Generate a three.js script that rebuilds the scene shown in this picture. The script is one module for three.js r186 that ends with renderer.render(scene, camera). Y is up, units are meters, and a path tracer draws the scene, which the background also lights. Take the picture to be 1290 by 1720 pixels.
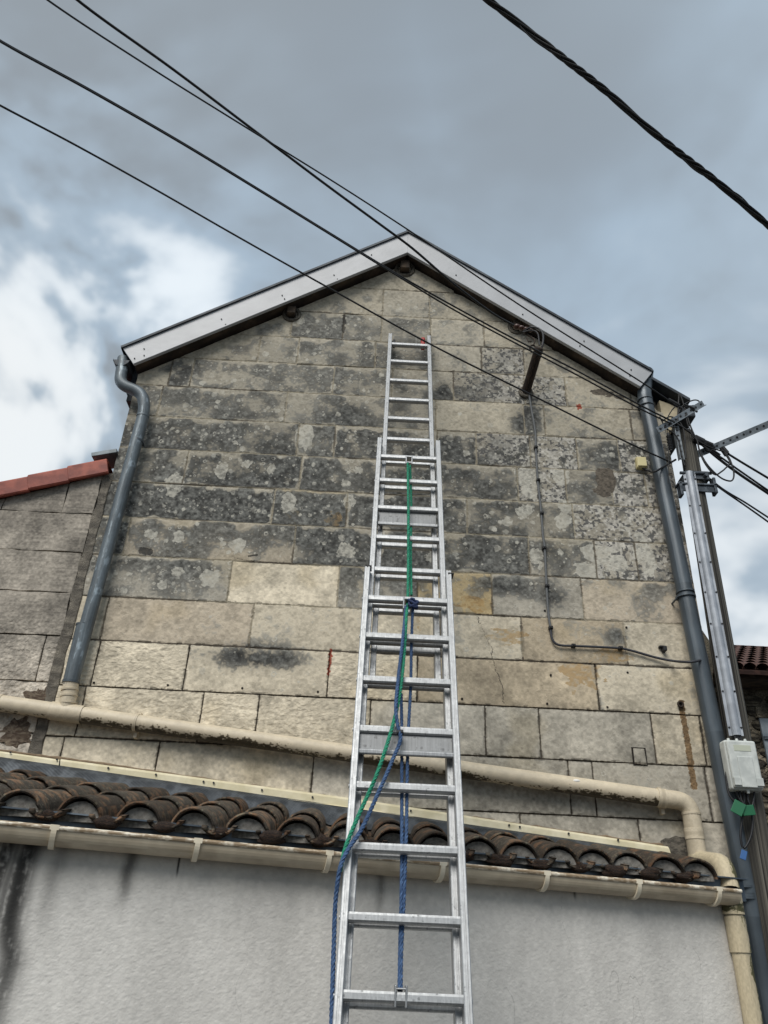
import * as THREE from 'three';
import { mergeGeometries } from 'three/addons/utils/BufferGeometryUtils.js';
import { RoundedBoxGeometry } from 'three/addons/geometries/RoundedBoxGeometry.js';

// ------------------------------------------------------------------ camera, sky, sun, exposure
const scene = new THREE.Scene();
const RAD = Math.PI / 180;
const camera = new THREE.PerspectiveCamera(67.2, 0.75, 0.05, 400);
const EYE = new THREE.Vector3(0, 1.6, 4.8);
camera.position.copy(EYE);
camera.rotation.set(30.27 * RAD, -0.589 * RAD, 2.565 * RAD, 'YXZ');
camera.updateMatrixWorld(true);
const EXPOSURE = 2.0;
const SUN_INTENSITY = 1.45;
const SUN_TO = new THREE.Vector3(-0.35, 1.15, 0.85).normalize();

// ------------------------------------------------------------------ noise
let seedState = 1;
function srand(s) { seedState = (s * 2654435761) >>> 0 || 1; }
function rnd() { seedState ^= seedState << 13; seedState >>>= 0; seedState ^= seedState >>> 17; seedState ^= seedState << 5; seedState >>>= 0; return seedState / 4294967296; }
srand(7); for (let i = 0; i < 20; i++) rnd();
const PERM = new Uint8Array(512), VAL = new Float32Array(256);
{ const p = []; for (let i = 0; i < 256; i++) { p.push(i); VAL[i] = rnd(); } for (let i = 255; i > 0; i--) { const j = Math.floor(rnd() * (i + 1)); [p[i], p[j]] = [p[j], p[i]]; } for (let i = 0; i < 512; i++) PERM[i] = p[i & 255]; }
function vn(x, y, per = 256) {
  const xf = Math.floor(x), yf = Math.floor(y); let u = x - xf, v = y - yf;
  u = u * u * u * (u * (u * 6 - 15) + 10); v = v * v * v * (v * (v * 6 - 15) + 10);
  let x0 = xf % per, y0 = yf % per; if (x0 < 0) x0 += per; if (y0 < 0) y0 += per;
  let x1 = x0 + 1, y1 = y0 + 1; if (x1 >= per) x1 = 0; if (y1 >= per) y1 = 0;
  const a = VAL[PERM[(PERM[x0 & 255] + y0) & 511]], b = VAL[PERM[(PERM[x1 & 255] + y0) & 511]], c = VAL[PERM[(PERM[x0 & 255] + y1) & 511]], d = VAL[PERM[(PERM[x1 & 255] + y1) & 511]];
  return a + (b - a) * u + (c - a) * v + (a - b - c + d) * u * v;
}
function fbm(x, y, o = 4, per = 256) { let s = 0, a = 0.5, n = 0; for (let i = 0; i < o; i++) { s += a * vn(x, y, per); n += a; x = x * 2 + 17; y = y * 2 + 31; if (per < 256) { x -= 17; y -= 31; per *= 2; } a *= 0.5; } return s / n; }
const sst = (a, b, x) => { const t = Math.min(1, Math.max(0, (x - a) / (b - a))); return t * t * (3 - 2 * t); };
const mix = (a, b, t) => a + (b - a) * t;
const clamp = (x, a = 0, b = 1) => Math.min(b, Math.max(a, x));

// ------------------------------------------------------------------ sight lines of the survey: a point of the place from its bearing and one known plane
const TANF = Math.tan(camera.fov * RAD / 2);
function bearing(px, py) { return new THREE.Vector3((px - 645) / 860 * TANF, (860 - py) / 860 * TANF, -1).applyMatrix4(new THREE.Matrix4().extractRotation(camera.matrixWorld)); }
function at(px, py, z) { const d = bearing(px, py); return EYE.clone().addScaledVector(d, (z - EYE.z) / d.z); }
function onPlane(px, py, n, c) { const d = bearing(px, py); return EYE.clone().addScaledVector(d, (c - n.dot(EYE)) / n.dot(d)); }

// ------------------------------------------------------------------ sky (computed clouds)
{
  const W = 2560, H = 1280, data = new Float32Array(W * H * 4);
  const spots = [[305, 478, 2.6, 0.42], [235, 500, 3, 0.20], [50, 560, 4, 0.26], [110, 680, 5.5, 0.42], [20, 770, 6, 0.34], [40, 350, 6, 0.08], [172, 548, 2.2, -0.22], [60, 440, 4, 0.16], [560, 130, 10, -0.12], [770, 260, 4.5, 0.10], [1000, 150, 8, -0.10], [1140, 480, 6, 0.10], [1260, 960, 6, 0.30], [1240, 740, 5, 0.12], [140, 170, 7, 0.08], [1200, 1090, 4, 0.16], [420, 340, 6, 0.05], [880, 420, 6, -0.03], [330, 190, 6, -0.03]].map(([x, y, s, a]) => ({ d: bearing(x, y).normalize(), c: Math.cos(3 * s * RAD), k: 1 / (2 * (s * RAD) ** 2), a }));
  for (let j = 0; j < H; j++) {
    const el = ((j + 0.5) / H - 0.5) * Math.PI, cy = Math.cos(el), y = Math.sin(el);
    for (let i = 0; i < W; i++) {
      if (y < -0.06) { const k = (j * W + i) * 4; data[k] = 0.36 / EXPOSURE; data[k + 1] = 0.40 / EXPOSURE; data[k + 2] = 0.44 / EXPOSURE; data[k + 3] = 1; continue; }
      const az = ((i + 0.5) / W - 0.5) * 2 * Math.PI, x = Math.cos(az) * cy, z = Math.sin(az) * cy;
      const h = Math.max(y, 0) + 0.75, u = x / h * 2.6 + 130.4, v = z / h * 2.6 + 33.3;
      const wx = fbm(u * 1.1 + 9, v * 1.1, 2) - 0.5, wy = fbm(u * 1.1, v * 1.1 + 23, 2) - 0.5;
      const big = fbm(u * 0.9 + wx * 1.2, v * 0.9 + wy * 1.2, 4) - 0.5, fine = fbm(u * 3.2 + wx * 2.5, v * 3.2 + wy * 2.5, 4) - 0.5;
      const wisp = fbm(u * 9.5 + wx * 5 + 11, v * 9.5 + wy * 5, 4) - 0.5, puff = 1 - Math.abs(fbm(u * 2.1 + wy * 2 + 31, v * 2.1 + wx * 2, 3) - 0.5) * 4;
      let t = 0.335 + big * 0.46 + fine * 0.46 + wisp * 0.20 + Math.max(0, puff) * 0.06;
      let s = 0;
      for (const p of spots) { const c = x * p.d.x + y * p.d.y + z * p.d.z; if (c > p.c) s += p.a * Math.exp(-(1 - c) * 2 * p.k); }
      t += s * (1 + fine * 2.6 + wisp * 1.6);
      t = t > 0.62 ? 0.62 + 0.42 * (1 - Math.exp(-(t - 0.62) / 0.42)) : Math.max(t, 0.04);
      const b = fbm(u * 1.3 + 70, v * 1.3 + wx, 2);                       // where the cover thins it is bluer
      // dark slate cloud -> blue grey -> white
      const lo = [0.305, 0.348, 0.390], mi = [0.410, 0.500, 0.590], hi = [0.85, 0.90, 0.935];
      const k = (j * W + i) * 4, q = sst(0.18, 0.55, t), w = sst(0.5, 1.0, t), bl = (b - 0.5) * 0.08;
      for (let c = 0; c < 3; c++) { let L = mix(mix(lo[c], mi[c], q), hi[c], w); L *= 1 + (c - 1) * bl; data[k + c] = L / EXPOSURE; }
      data[k + 3] = 1;
    }
  }
  const sky = new THREE.DataTexture(data, W, H, THREE.RGBAFormat, THREE.FloatType);
  sky.mapping = THREE.EquirectangularReflectionMapping; sky.magFilter = sky.minFilter = THREE.LinearFilter; sky.needsUpdate = true;
  scene.background = sky; scene.environment = sky;
}
const sun = new THREE.DirectionalLight(new THREE.Color(1, 0.965, 0.91), SUN_INTENSITY);
sun.position.copy(SUN_TO).multiplyScalar(30); sun.target.position.set(0, 3, 0);
sun.castShadow = true; sun.shadow.radius = 70; sun.shadow.mapSize.set(2048, 2048);
Object.assign(sun.shadow.camera, { left: -12, right: 12, top: 12, bottom: -12, near: 1, far: 80 });
scene.add(sun, sun.target);

// ------------------------------------------------------------------ builders
const V3 = (x, y, z) => new THREE.Vector3(x, y, z);
const used = {};
function numbered(n) { const k = used[n] = (used[n] ?? -1) + 1; return k ? `${n}_${String(k).padStart(3, '0')}` : n; }
function thing(name, label, category, pos = V3(0, 0, 0), group) {
  const o = new THREE.Group(); o.name = numbered(name); o.position.copy(pos); scene.add(o);
  o.userData = { label, category }; if (group) o.userData.group = group;
  return o;
}
function part(name, geo, mat, parent, extra) {                // geometry in world metres
  let g = Array.isArray(geo) ? merge(geo) : geo;
  let root = parent, off = V3(0, 0, 0); while (root) { off.add(root.position); root = root.parent; }
  if (off.lengthSq()) { g = g.clone(); g.translate(-off.x, -off.y, -off.z); }
  const m = new THREE.Mesh(g, mat); m.name = name; m.castShadow = m.receiveShadow = true; parent.add(m);
  if (extra) Object.assign(m.userData, extra);
  return m;
}
function solo(name, geo, mat, label, category, group) {
  const m = new THREE.Mesh(Array.isArray(geo) ? merge(geo) : geo, mat); m.name = numbered(name); m.castShadow = m.receiveShadow = true; scene.add(m);
  m.userData = { label, category }; if (group) m.userData.group = group; return m;
}
function setting(name, geo, mat) { const m = new THREE.Mesh(geo, mat); m.name = name; m.receiveShadow = true; m.userData.kind = 'structure'; scene.add(m); return m; }
function merge(list) {
  return mergeGeometries(list.map((g) => { const n = g.index ? g.toNonIndexed() : g.clone(); for (const k of Object.keys(n.attributes)) if (!['position', 'normal', 'uv'].includes(k)) n.deleteAttribute(k); if (!n.attributes.uv) n.setAttribute('uv', new THREE.BufferAttribute(new Float32Array(n.attributes.position.count * 2), 2)); return n; }), false);
}
function uvBox(g, s = 1) {                                     // uv in metres on the plane each face looks along
  const n = g.index ? g.toNonIndexed() : g, p = n.attributes.position, uv = new Float32Array(p.count * 2), a = V3(), b = V3(), c = V3();
  for (let i = 0; i < p.count; i += 3) {
    a.fromBufferAttribute(p, i); b.fromBufferAttribute(p, i + 1); c.fromBufferAttribute(p, i + 2);
    const f = b.clone().sub(a).cross(c.clone().sub(a)), ax = Math.abs(f.x), ay = Math.abs(f.y), az = Math.abs(f.z);
    [a, b, c].forEach((q, k) => { const [u, v] = ax > ay && ax > az ? [q.z, q.y] : ay > az ? [q.x, q.z] : [q.x, q.y]; uv[(i + k) * 2] = u * s; uv[(i + k) * 2 + 1] = v * s; });
  }
  n.setAttribute('uv', new THREE.BufferAttribute(uv, 2)); return n;
}
function box(x0, x1, y0, y1, z0, z1, r = 0.003) {
  const w = x1 - x0, h = y1 - y0, d = z1 - z0, rr = Math.min(r, w / 2.1, h / 2.1, d / 2.1);
  const g = rr > 0.0005 ? new RoundedBoxGeometry(w, h, d, 1, rr) : new THREE.BoxGeometry(w, h, d);
  g.translate((x0 + x1) / 2, (y0 + y1) / 2, (z0 + z1) / 2); return uvBox(g);
}
function frameOf(p0, p1, side) {                               // matrix: z along p0->p1, x near 'side'
  const z = p1.clone().sub(p0).normalize(), x = side.clone().addScaledVector(z, -side.dot(z)).normalize(), y = z.clone().cross(x);
  return new THREE.Matrix4().makeBasis(x, y, z).setPosition(p0);
}
function beam(p0, p1, w, d, side = V3(1, 0, 0), r = 0.002) {   // w along 'side', d across
  const L = p0.distanceTo(p1), g = r > 0 ? new RoundedBoxGeometry(w, d, L, 1, Math.min(r, w / 2.1, d / 2.1)) : new THREE.BoxGeometry(w, d, L);
  g.translate(0, 0, L / 2); g.applyMatrix4(frameOf(p0, p1, side)); return uvBox(g);
}
function profile(shapePts, p0, p1, side, holes) {               // extrude a section along p0->p1
  const s = new THREE.Shape(shapePts.map(([x, y]) => new THREE.Vector2(x, y)));
  const g = new THREE.ExtrudeGeometry(s, { depth: p0.distanceTo(p1), bevelEnabled: false, steps: 1 });
  g.applyMatrix4(frameOf(p0, p1, side)); return uvBox(g);
}
function rod(p0, p1, r0, r1 = r0, seg = 12, open = false) {
  const L = p0.distanceTo(p1), g = new THREE.CylinderGeometry(r1, r0, L, seg, 1, open);
  g.translate(0, L / 2, 0); g.applyQuaternion(new THREE.Quaternion().setFromUnitVectors(V3(0, 1, 0), p1.clone().sub(p0).normalize())); g.translate(p0.x, p0.y, p0.z);
  return g;
}
function tube(pts, r, seg = 40, rad = 10, tension = 0.5, type = 'catmullrom') {
  const c = new THREE.CatmullRomCurve3(pts, false, type, tension), g = new THREE.TubeGeometry(c, seg, r, rad, false), L = c.getLength(), uv = g.attributes.uv;
  for (let i = 0; i < uv.count; i++) uv.setXY(i, uv.getX(i) * L, uv.getY(i));
  return g;
}
function bendPath(pts, rad, n = 6) {                            // straight runs joined by round bends
  const out = [pts[0].clone()];
  for (let i = 1; i < pts.length - 1; i++) {
    const a = pts[i - 1], b = pts[i], c = pts[i + 1], r = Math.min(rad, a.distanceTo(b) * 0.49, b.distanceTo(c) * 0.49);
    const p = b.clone().add(a.clone().sub(b).setLength(r)), q = b.clone().add(c.clone().sub(b).setLength(r));
    for (let k = 0; k <= n; k++) { const t = k / n; out.push(p.clone().multiplyScalar((1 - t) ** 2).addScaledVector(b, 2 * t * (1 - t)).addScaledVector(q, t * t)); }
  }
  out.push(pts[pts.length - 1].clone()); return out;
}
function pipe(pts, r, seg = 16) {                               // tube through exactly these points, uv: u metres along, v round (0 = up)
  const P = pts, n = P.length, pos = [], uv = [], idx = []; let L = 0;
  let N = null;
  for (let i = 0; i < n; i++) {
    const t = (i === 0 ? P[1].clone().sub(P[0]) : i === n - 1 ? P[n - 1].clone().sub(P[n - 2]) : P[i + 1].clone().sub(P[i]).normalize().add(P[i].clone().sub(P[i - 1]).normalize())).normalize();
    if (i) L += P[i].distanceTo(P[i - 1]);
    if (!N) { N = Math.abs(t.y) > 0.95 ? V3(0, 0, 1) : V3(0, 1, 0); }
    N = N.clone().addScaledVector(t, -N.dot(t)).normalize(); const B = t.clone().cross(N);
    const rr = Array.isArray(r) ? r[i] : r;
    for (let k = 0; k <= seg; k++) { const a = k / seg * 2 * Math.PI; const q = P[i].clone().addScaledVector(N, Math.cos(a) * rr).addScaledVector(B, Math.sin(a) * rr); pos.push(q.x, q.y, q.z); uv.push(L, k / seg); }
  }
  for (let i = 0; i < n - 1; i++) for (let k = 0; k < seg; k++) { const a = i * (seg + 1) + k, b = a + seg + 1; idx.push(a, a + 1, b, a + 1, b + 1, b); }
  const g = new THREE.BufferGeometry(); g.setAttribute('position', new THREE.Float32BufferAttribute(pos, 3)); g.setAttribute('uv', new THREE.Float32BufferAttribute(uv, 2)); g.setIndex(idx); g.computeVertexNormals(); return g;
}
function ring(p, dir, r, w, t = 0.004) { const a = p.clone().addScaledVector(dir.clone().normalize(), -w / 2), b = p.clone().addScaledVector(dir.clone().normalize(), w / 2); const q = (x, k) => x.clone(); return [rod(a, b, r + t, r + t, 20)]; }

// ------------------------------------------------------------------ textures
function texture(w, h, fn, srgb = true, repeat = true) {
  const d = new Uint8Array(w * h * 4); const c = [0, 0, 0];
  for (let j = 0; j < h; j++) for (let i = 0; i < w; i++) { fn(i / w, j / h, c, i, j); const k = (j * w + i) * 4; d[k] = clamp(c[0]) * 255; d[k + 1] = clamp(c[1]) * 255; d[k + 2] = clamp(c[2]) * 255; d[k + 3] = 255; }
  const t = new THREE.DataTexture(d, w, h, THREE.RGBAFormat); t.magFilter = THREE.LinearFilter; t.minFilter = THREE.LinearMipmapLinearFilter; t.generateMipmaps = true;
  if (srgb) t.colorSpace = THREE.SRGBColorSpace; if (repeat) t.wrapS = t.wrapT = THREE.RepeatWrapping; t.needsUpdate = true; return t;
}
const rep = (t, x, y = x) => { const c = t.clone(); c.repeat.set(x, y); c.needsUpdate = true; return c; };
const mottle = texture(512, 512, (u, v, c) => { const n = fbm(u * 8, v * 8, 5, 8), f = fbm(u * 64, v * 64, 2, 64); c[0] = c[1] = c[2] = 0.35 + n * 0.5 + (f - 0.5) * 0.25; }, false);
const grit = texture(512, 512, (u, v, c) => { const n = fbm(u * 16, v * 16, 3, 16), f = fbm(u * 128, v * 128, 2, 128); c[0] = c[1] = c[2] = n * 0.5 + f * 0.5; }, false);
const tinted = (lo, hi, fx = 8, fy = 8, con = 2.2, sz = 256) => texture(sz, sz, (u, v, c) => { const n = clamp((fbm(u * fx, v * fy, 5, fx === fy ? fx : 256) - 0.5) * con + 0.5); for (let k = 0; k < 3; k++) c[k] = mix(lo[k], hi[k], n); });
const hex = (r, g, b) => [r / 255, g / 255, b / 255];
function mat(color, rough, metal = 0, more = {}) { const m = new THREE.MeshStandardMaterial({ roughness: rough, metalness: metal, ...more }); m.color.set(color); return m; }

// ------------------------------------------------------------------ the gable wall: courses, joints, weathering
const COURSE = [2.08, 2.39, 2.71, 3.025, 3.333, 3.64, 3.95, 4.255, 4.55, 4.85, 5.15, 5.45, 5.745, 6.027, 6.32, 6.63, 7.05];
const WL = -1.95, WR = 2.225;
// joints (metres across the wall), lichen cover of each stone, tint: c cream g grey o ochre p pinkish b brown w pale crust
const STONES = [
  [[-1.75, -1.19, -0.28, 0.53, 0.93, 1.63], '0000000', 'ccggggg'],
  [[-1.83, -1.25, -0.31, 0.53, 1.24, 1.39, 2.08], '00000010', 'cccggggg'],
  [[-1.77, -1.03, -0.68, 0.02, 0.74, 1.08, 1.79, 2.1], '000000000', 'ccccgggcc'],
  [[-1.75, -1.17, -0.26, 0.31, 1.47], '001001', 'ccccbc'],
  [[-1.76, -0.79, -0.01, 0.46, 1.0, 1.69], '0110112', 'cpcccwc'.replace('w', 'b')],
  [[-0.98, -0.24, 0.3, 0.81, 1.43], '806243', 'gcgogp'],
  [[-1.74, -0.57, 0.04, 1.08, 1.55, 1.84], '8488743', 'gpgggww'],
  [[-0.75, -0.22, 0.65, 1.42], '97675', 'goggw'],
  [[-1.43, -0.58, 0.46, 1.03, 1.39, 1.73, 1.99], '69765533', 'ggggwgww'],
  [[-0.63, -0.35, 0.43, 0.73, 1.14, 1.5, 1.82], '85885447', 'ggggwwgw'],
  [[-1.73, -0.75, 0.42, 1.11, 1.27, 1.95], '6742836', 'gggcgcg'],
  [[-1.7, -1.53, -0.4, 0.07, 0.56, 1.13, 1.46, 1.98], '386666524', 'cggggwwcg'],
  [[-1.03, -0.71, -0.08, 0.37, 0.79, 1.14], '4576564', 'cggggwc'],
  [[-0.79, -0.36, -0.04, 0.37, 0.82], '286643', 'cggggc'],
  [[-0.04, 0.36], '454', 'cgc'],
  [[-0.24], '32', 'bc'],
];
const ROUGH = new Set(['2_1', '2_2', '2_3', '2_0', '3_1', '3_3', '2_8', '3_0']);
const rakeL = (x) => 5.553 + 0.67 * (x + 1.955), rakeR = (x) => 5.587 - 0.74 * (x - 2.019), rake = (x) => Math.min(rakeL(x), rakeR(x));
const TW = 2048, TH = 2048, TX0 = -2.05, TX1 = 2.35, TY0 = 2.0, TY1 = 7.1;
const wallUV = (x, y) => [(x - TX0) / (TX1 - TX0), (y - TY0) / (TY1 - TY0)];
const TINT = { c: hex(206, 195, 175), g: hex(184, 177, 164), o: hex(188, 167, 128), p: hex(192, 179, 160), b: hex(180, 166, 144), w: hex(178, 171, 160) };
const wallMat = (() => {
  const sx = TW / (TX1 - TX0), sy = TH / (TY1 - TY0);
  const spot = new Uint8Array(TW * TH), patch = new Uint8Array(TW * TH);   // spot: pale lichen; patch: index of a laid-on repair or stain
  const disc = (buf, X, Y, r, val, wob = 0.35, hole = 0, asp = 1) => {
    const ci = (X - TX0) * sx, cj = (Y - TY0) * sy, ri = r * sx * 1.5 + 2, rj = r * asp * sy * 1.5 + 2, s = rnd() * 100;
    for (let j = Math.max(0, Math.floor(cj - rj)); j < Math.min(TH, cj + rj); j++) for (let i = Math.max(0, Math.floor(ci - ri)); i < Math.min(TW, ci + ri); i++) {
      const dx = (i - ci) / sx, dy = (j - cj) / sy / asp, d = Math.hypot(dx, dy) / r, n = 1 + (fbm(dx / r * 1.6 + s, dy / r * 1.6 + s, 4) - 0.5) * 2 * wob;
      if (d < n && d > hole * n) buf[j * TW + i] = val;
    }
  };
  srand(11);
  for (let k = 0; k < STONES.length; k++) {
    const xs = [WL, ...STONES[k][0], WR];
    for (let s = 0; s < xs.length - 1; s++) {
      const d = +STONES[k][1][s] / 9, tint = STONES[k][2][s], area = (xs[s + 1] - xs[s]) * (COURSE[k + 1] - COURSE[k]);
      const n = Math.round(area * d * (xs[s] < 0 ? 420 : 300) * (k > 9 ? 0.7 : 1) * (tint === 'w' ? 1.6 : 1));
      for (let q = 0; q < n; q++) {
        const X = mix(xs[s], xs[s + 1], rnd()), Y = mix(COURSE[k] + 0.03, COURSE[k + 1] - 0.02, rnd()), a = rnd();
        const r = a < 0.75 ? 0.003 + rnd() * 0.006 : a < 0.97 ? 0.008 + rnd() * 0.010 : 0.016 + rnd() * 0.012;
        disc(spot, X, Y, r, 120 + rnd() * 110, 0.45, r > 0.008 && r < 0.02 && rnd() < 0.3 ? 0.55 : 0);
      }
    }
  }
  const P = (px, py) => at(px, py, 0);
  // big pale lichens that stand out on the wall
  for (const [x, y, r, a] of [[352, 972, 14, 1], [272, 983, 7, 1], [298, 960, 9, 0.9], [252, 898, 9, 1], [400, 918, 13, 1], [300, 902, 9, 1.2], [582, 926, 17, 0.8], [484, 843, 12, 1.5], [586, 842, 10, 1.2], [580, 812, 7, 1], [602, 790, 7, 1], [372, 790, 9, 1.8], [414, 780, 7, 1], [455, 788, 6, 1.5], [512, 735, 15, 1.6], [292, 815, 14, 1.5], [888, 808, 20, 1.7], [880, 860, 13, 1], [852, 876, 8, 1], [898, 936, 11, 1.2], [945, 875, 14, 1], [950, 850, 12, 1.2], [1080, 925, 16, 1.5], [1090, 950, 12, 1.6], [505, 540, 8, 1], [620, 568, 4, 1], [640, 630, 5, 1], [470, 470, 5, 1], [940, 640, 12, 1], [985, 960, 20, 0.7], [1000, 930, 26, 0.7], [1030, 945, 20, 0.7], [940, 800, 14, 1.2]]) { const p = P(x, y), rr = r * 0.0046; disc(spot, p.x, p.y, rr, 215, 0.5, 0, a); }
  // 1 grey-brown mortar repairs, 2 rust, 3 soot, 4 earthy scar of a filled chase, 5 brown stain
  for (const [x, y, r, v, a, w] of [[1005, 659, 13, 1, 0.55, 0.5], [1022, 662, 9, 1, 0.7, 0.6], [1040, 667, 8, 1, 0.6, 0.6], [1017, 806, 17, 1, 1.35, 0.4], [1012, 825, 14, 1, 0.9, 0.35], [972, 684, 5, 2, 1.2, 0.6], [1012, 468, 1, 1, 1, 0.2], [560, 872, 11, 5, 1, 0.9], [800, 1012, 26, 5, 0.45, 0.9], [1030, 1102, 26, 5, 0.4, 0.6], [975, 1130, 26, 5, 0.8, 1.1], [850, 1070, 26, 5, 0.4, 1]]) { const p = P(x, y); disc(patch, p.x, p.y, r * 0.0046, v, w, 0, a); }
  for (let q = 0; q < 40; q++) { const p = P(mix(1143, 1166, q / 39) + (rnd() - 0.5) * 2, mix(1180, 1322, q / 39)); disc(patch, p.x, p.y, 0.018, 4, 0.5, 0, 1); }
  const crack = (pts, r, v) => { for (let a = 0; a < pts.length - 1; a++) for (let q = 0; q < 24; q++) { const t = q / 24, p = P(mix(pts[a][0], pts[a + 1][0], t) + (fbm(q * 0.4 + a * 7, pts[a][1], 2) - 0.5) * 5, mix(pts[a][1], pts[a + 1][1], t)); disc(patch, p.x, p.y, r * (0.6 + rnd() * 0.8), v, 0.4); } };
  crack([[803, 1036], [806, 1050], [826, 1090], [827, 1108]], 0.0022, 6); crack([[827, 1110], [838, 1140], [845, 1160], [844, 1182]], 0.0022, 6); crack([[395, 938], [430, 945], [480, 946]], 0.0022, 6); crack([[84, 890], [88, 910]], 0.003, 6);
  crack([[608, 562], [606, 600], [604, 640], [603, 680]], 0.0035, 7); crack([[700, 1026], [702, 1040], [704, 1060]], 0.006, 5); crack([[578, 530], [576, 560]], 0.012, 6); crack([[556, 1092], [554, 1110], [552, 1135]], 0.006, 2); crack([[418, 935], [433, 933]], 0.006, 6); crack([[238, 925], [250, 928]], 0.02, 6); crack([[632, 595], [631, 615]], 0.003, 6);
  const soot = [];   // dark washes: [x, y, rx, ry, strength]
  for (const [x, y, rx, ry, s] of [[430, 1103, 95, 24, 1.15], [880, 700, 24, 55, 0.9], [745, 655, 22, 26, 0.6], [1035, 1068, 22, 18, 0.8], [880, 590, 60, 60, 0.35], [1050, 760, 50, 40, 0.5], [935, 1005, 32, 34, 0.7], [850, 990, 50, 22, 0.6], [300, 618, 30, 28, 0.6], [590, 700, 90, 40, 0.2], [1085, 1040, 40, 50, 0.25]]) { const p = P(x, y); soot.push([p.x, p.y, rx * 0.0046, ry * 0.0046, s]); }
  const col = new Uint8Array(TW * TH * 4), bmp = new Uint8Array(TW * TH * 4);
  const ch = [0, 0, 0];
  for (let j = 0; j < TH; j++) {
    const Y0 = TY0 + (j + 0.5) / sy;
    for (let i = 0; i < TW; i++) {
      const X = TX0 + (i + 0.5) / sx, wob = (vn(X * 9, Y0 * 9) - 0.5) * 0.004, Y = Y0 + wob;
      let k = 0; while (k < 15 && Y > COURSE[k + 1]) k++;
      const js = STONES[k][0]; let s = 0; const Xw = X + (vn(X * 11 + 50, Y0 * 11) - 0.5) * 0.004; while (s < js.length && Xw > js[s]) s++;
      const d0 = +STONES[k][1][s] / 9, tn = STONES[k][2][s], rough = ROUGH.has(k + '_' + s);
      const eL = s ? Xw - js[s - 1] : 9, eR = s < js.length ? js[s] - Xw : 9, eB = Y - COURSE[k], eT = COURSE[k + 1] - Y;
      const edge = Math.min(eL, eR, eB, eT);
      const big = fbm(X * 2.3 + 5, Y * 2.3, 3), mid = fbm(X * 8 + k * 7.1, Y * 8 + s * 3.3, 4), fine = fbm(X * 55, Y * 55, 3), pit = vn(X * 190, Y * 190), gr = fbm(X * 25 + 3, Y * 27 + 60, 3);
      const T = TINT[tn], hs = VAL[(k * 31 + s * 17) & 255] - 0.5;
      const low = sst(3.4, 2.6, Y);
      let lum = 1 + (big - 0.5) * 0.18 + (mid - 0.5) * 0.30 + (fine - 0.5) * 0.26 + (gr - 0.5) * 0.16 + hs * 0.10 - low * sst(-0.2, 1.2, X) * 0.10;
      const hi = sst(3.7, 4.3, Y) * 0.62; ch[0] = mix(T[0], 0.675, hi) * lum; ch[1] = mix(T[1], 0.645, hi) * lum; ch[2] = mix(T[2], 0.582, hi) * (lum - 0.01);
      const och = Y > 4.3 ? 0 : sst(0.56, 0.8, fbm(X * 3.1 + 40, Y * 3.1 + 12, 3)) * 0.18;
      ch[0] = mix(ch[0], 0.70, och * 0.5); ch[1] = mix(ch[1], 0.585, och * 0.6); ch[2] = mix(ch[2], 0.39, och * 0.7);
      let relief = 0.5 + (mid - 0.5) * 0.20 + (fine - 0.5) * 0.22 + (gr - 0.5) * 0.18;
      if (rough) { const r1 = fbm(X * 16 + mid * 2, Y * 26 + mid * 1.5, 3), r2 = fbm(X * 42, Y * 60, 2); relief = 0.5 + (Math.abs(r1 - 0.5) * -2 + 0.3) * 0.55 + (r2 - 0.5) * 0.35; }
      if (pit > 0.93) relief -= 0.15;
      // lichen and soot, thinner along the stone's arrises
      const fld = d0 < 0.13 ? 0 : 0.60 * sst(3.72, 4.15, Y + (big - 0.5) * 0.5) * (1 - 0.55 * sst(5.1, 6.2, Y)) * (1 - 0.35 * sst(0.2, 0.6, X) * sst(4.9, 5.3, Y)) * (0.45 + 1.1 * big) * (0.35 + 1.3 * fbm(X * 3.4 + 30, Y * 1.5, 3));
      let d = d0 < 0.13 ? d0 : 0.50 * d0 + 0.56 * fld;
      let so = 0; for (const q of soot) { const a = (X - q[0]) / q[2], b = (Y - q[1]) / q[3], w = a * a + b * b; if (w < 4) so += q[4] * Math.exp(-w * 1.4); }
      d = d * (0.45 + 0.55 * sst(-0.004, 0.02, Math.min(eL, eR) + (mid - 0.5) * 0.05)) * (0.25 + 0.75 * sst(-0.004, 0.05, eT + (mid - 0.5) * 0.09)) * (0.45 + 0.55 * sst(-0.004, 0.022, eB + (mid - 0.5) * 0.05)) * sst(0.0, 0.26, rake(X) - Y + (mid - 0.5) * 0.3);
      d = Math.min(1, d + so * 0.8);
      const grain = (mid - 0.5) * 0.62 + (gr - 0.5) * 0.2 + (fine - 0.5) * 0.30 + (big - 0.5) * 0.25 + 0.5, th = mix(0.80, 0.24, d);
      let m = d > 0.02 ? clamp(sst(th - 0.13, th + 0.11, grain) * (0.52 + 0.40 * d) + d * 0.15 * (0.6 + fine * 0.8)) : 0;
      const dk = 0.318 + (fine - 0.5) * 0.34 + (gr - 0.5) * 0.26 + (big - 0.5) * 0.16 + (mid - 0.5) * 0.10;
      ch[0] = mix(ch[0], dk * 0.99, m); ch[1] = mix(ch[1], dk * 0.988, m); ch[2] = mix(ch[2], dk * 0.945, m);
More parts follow.
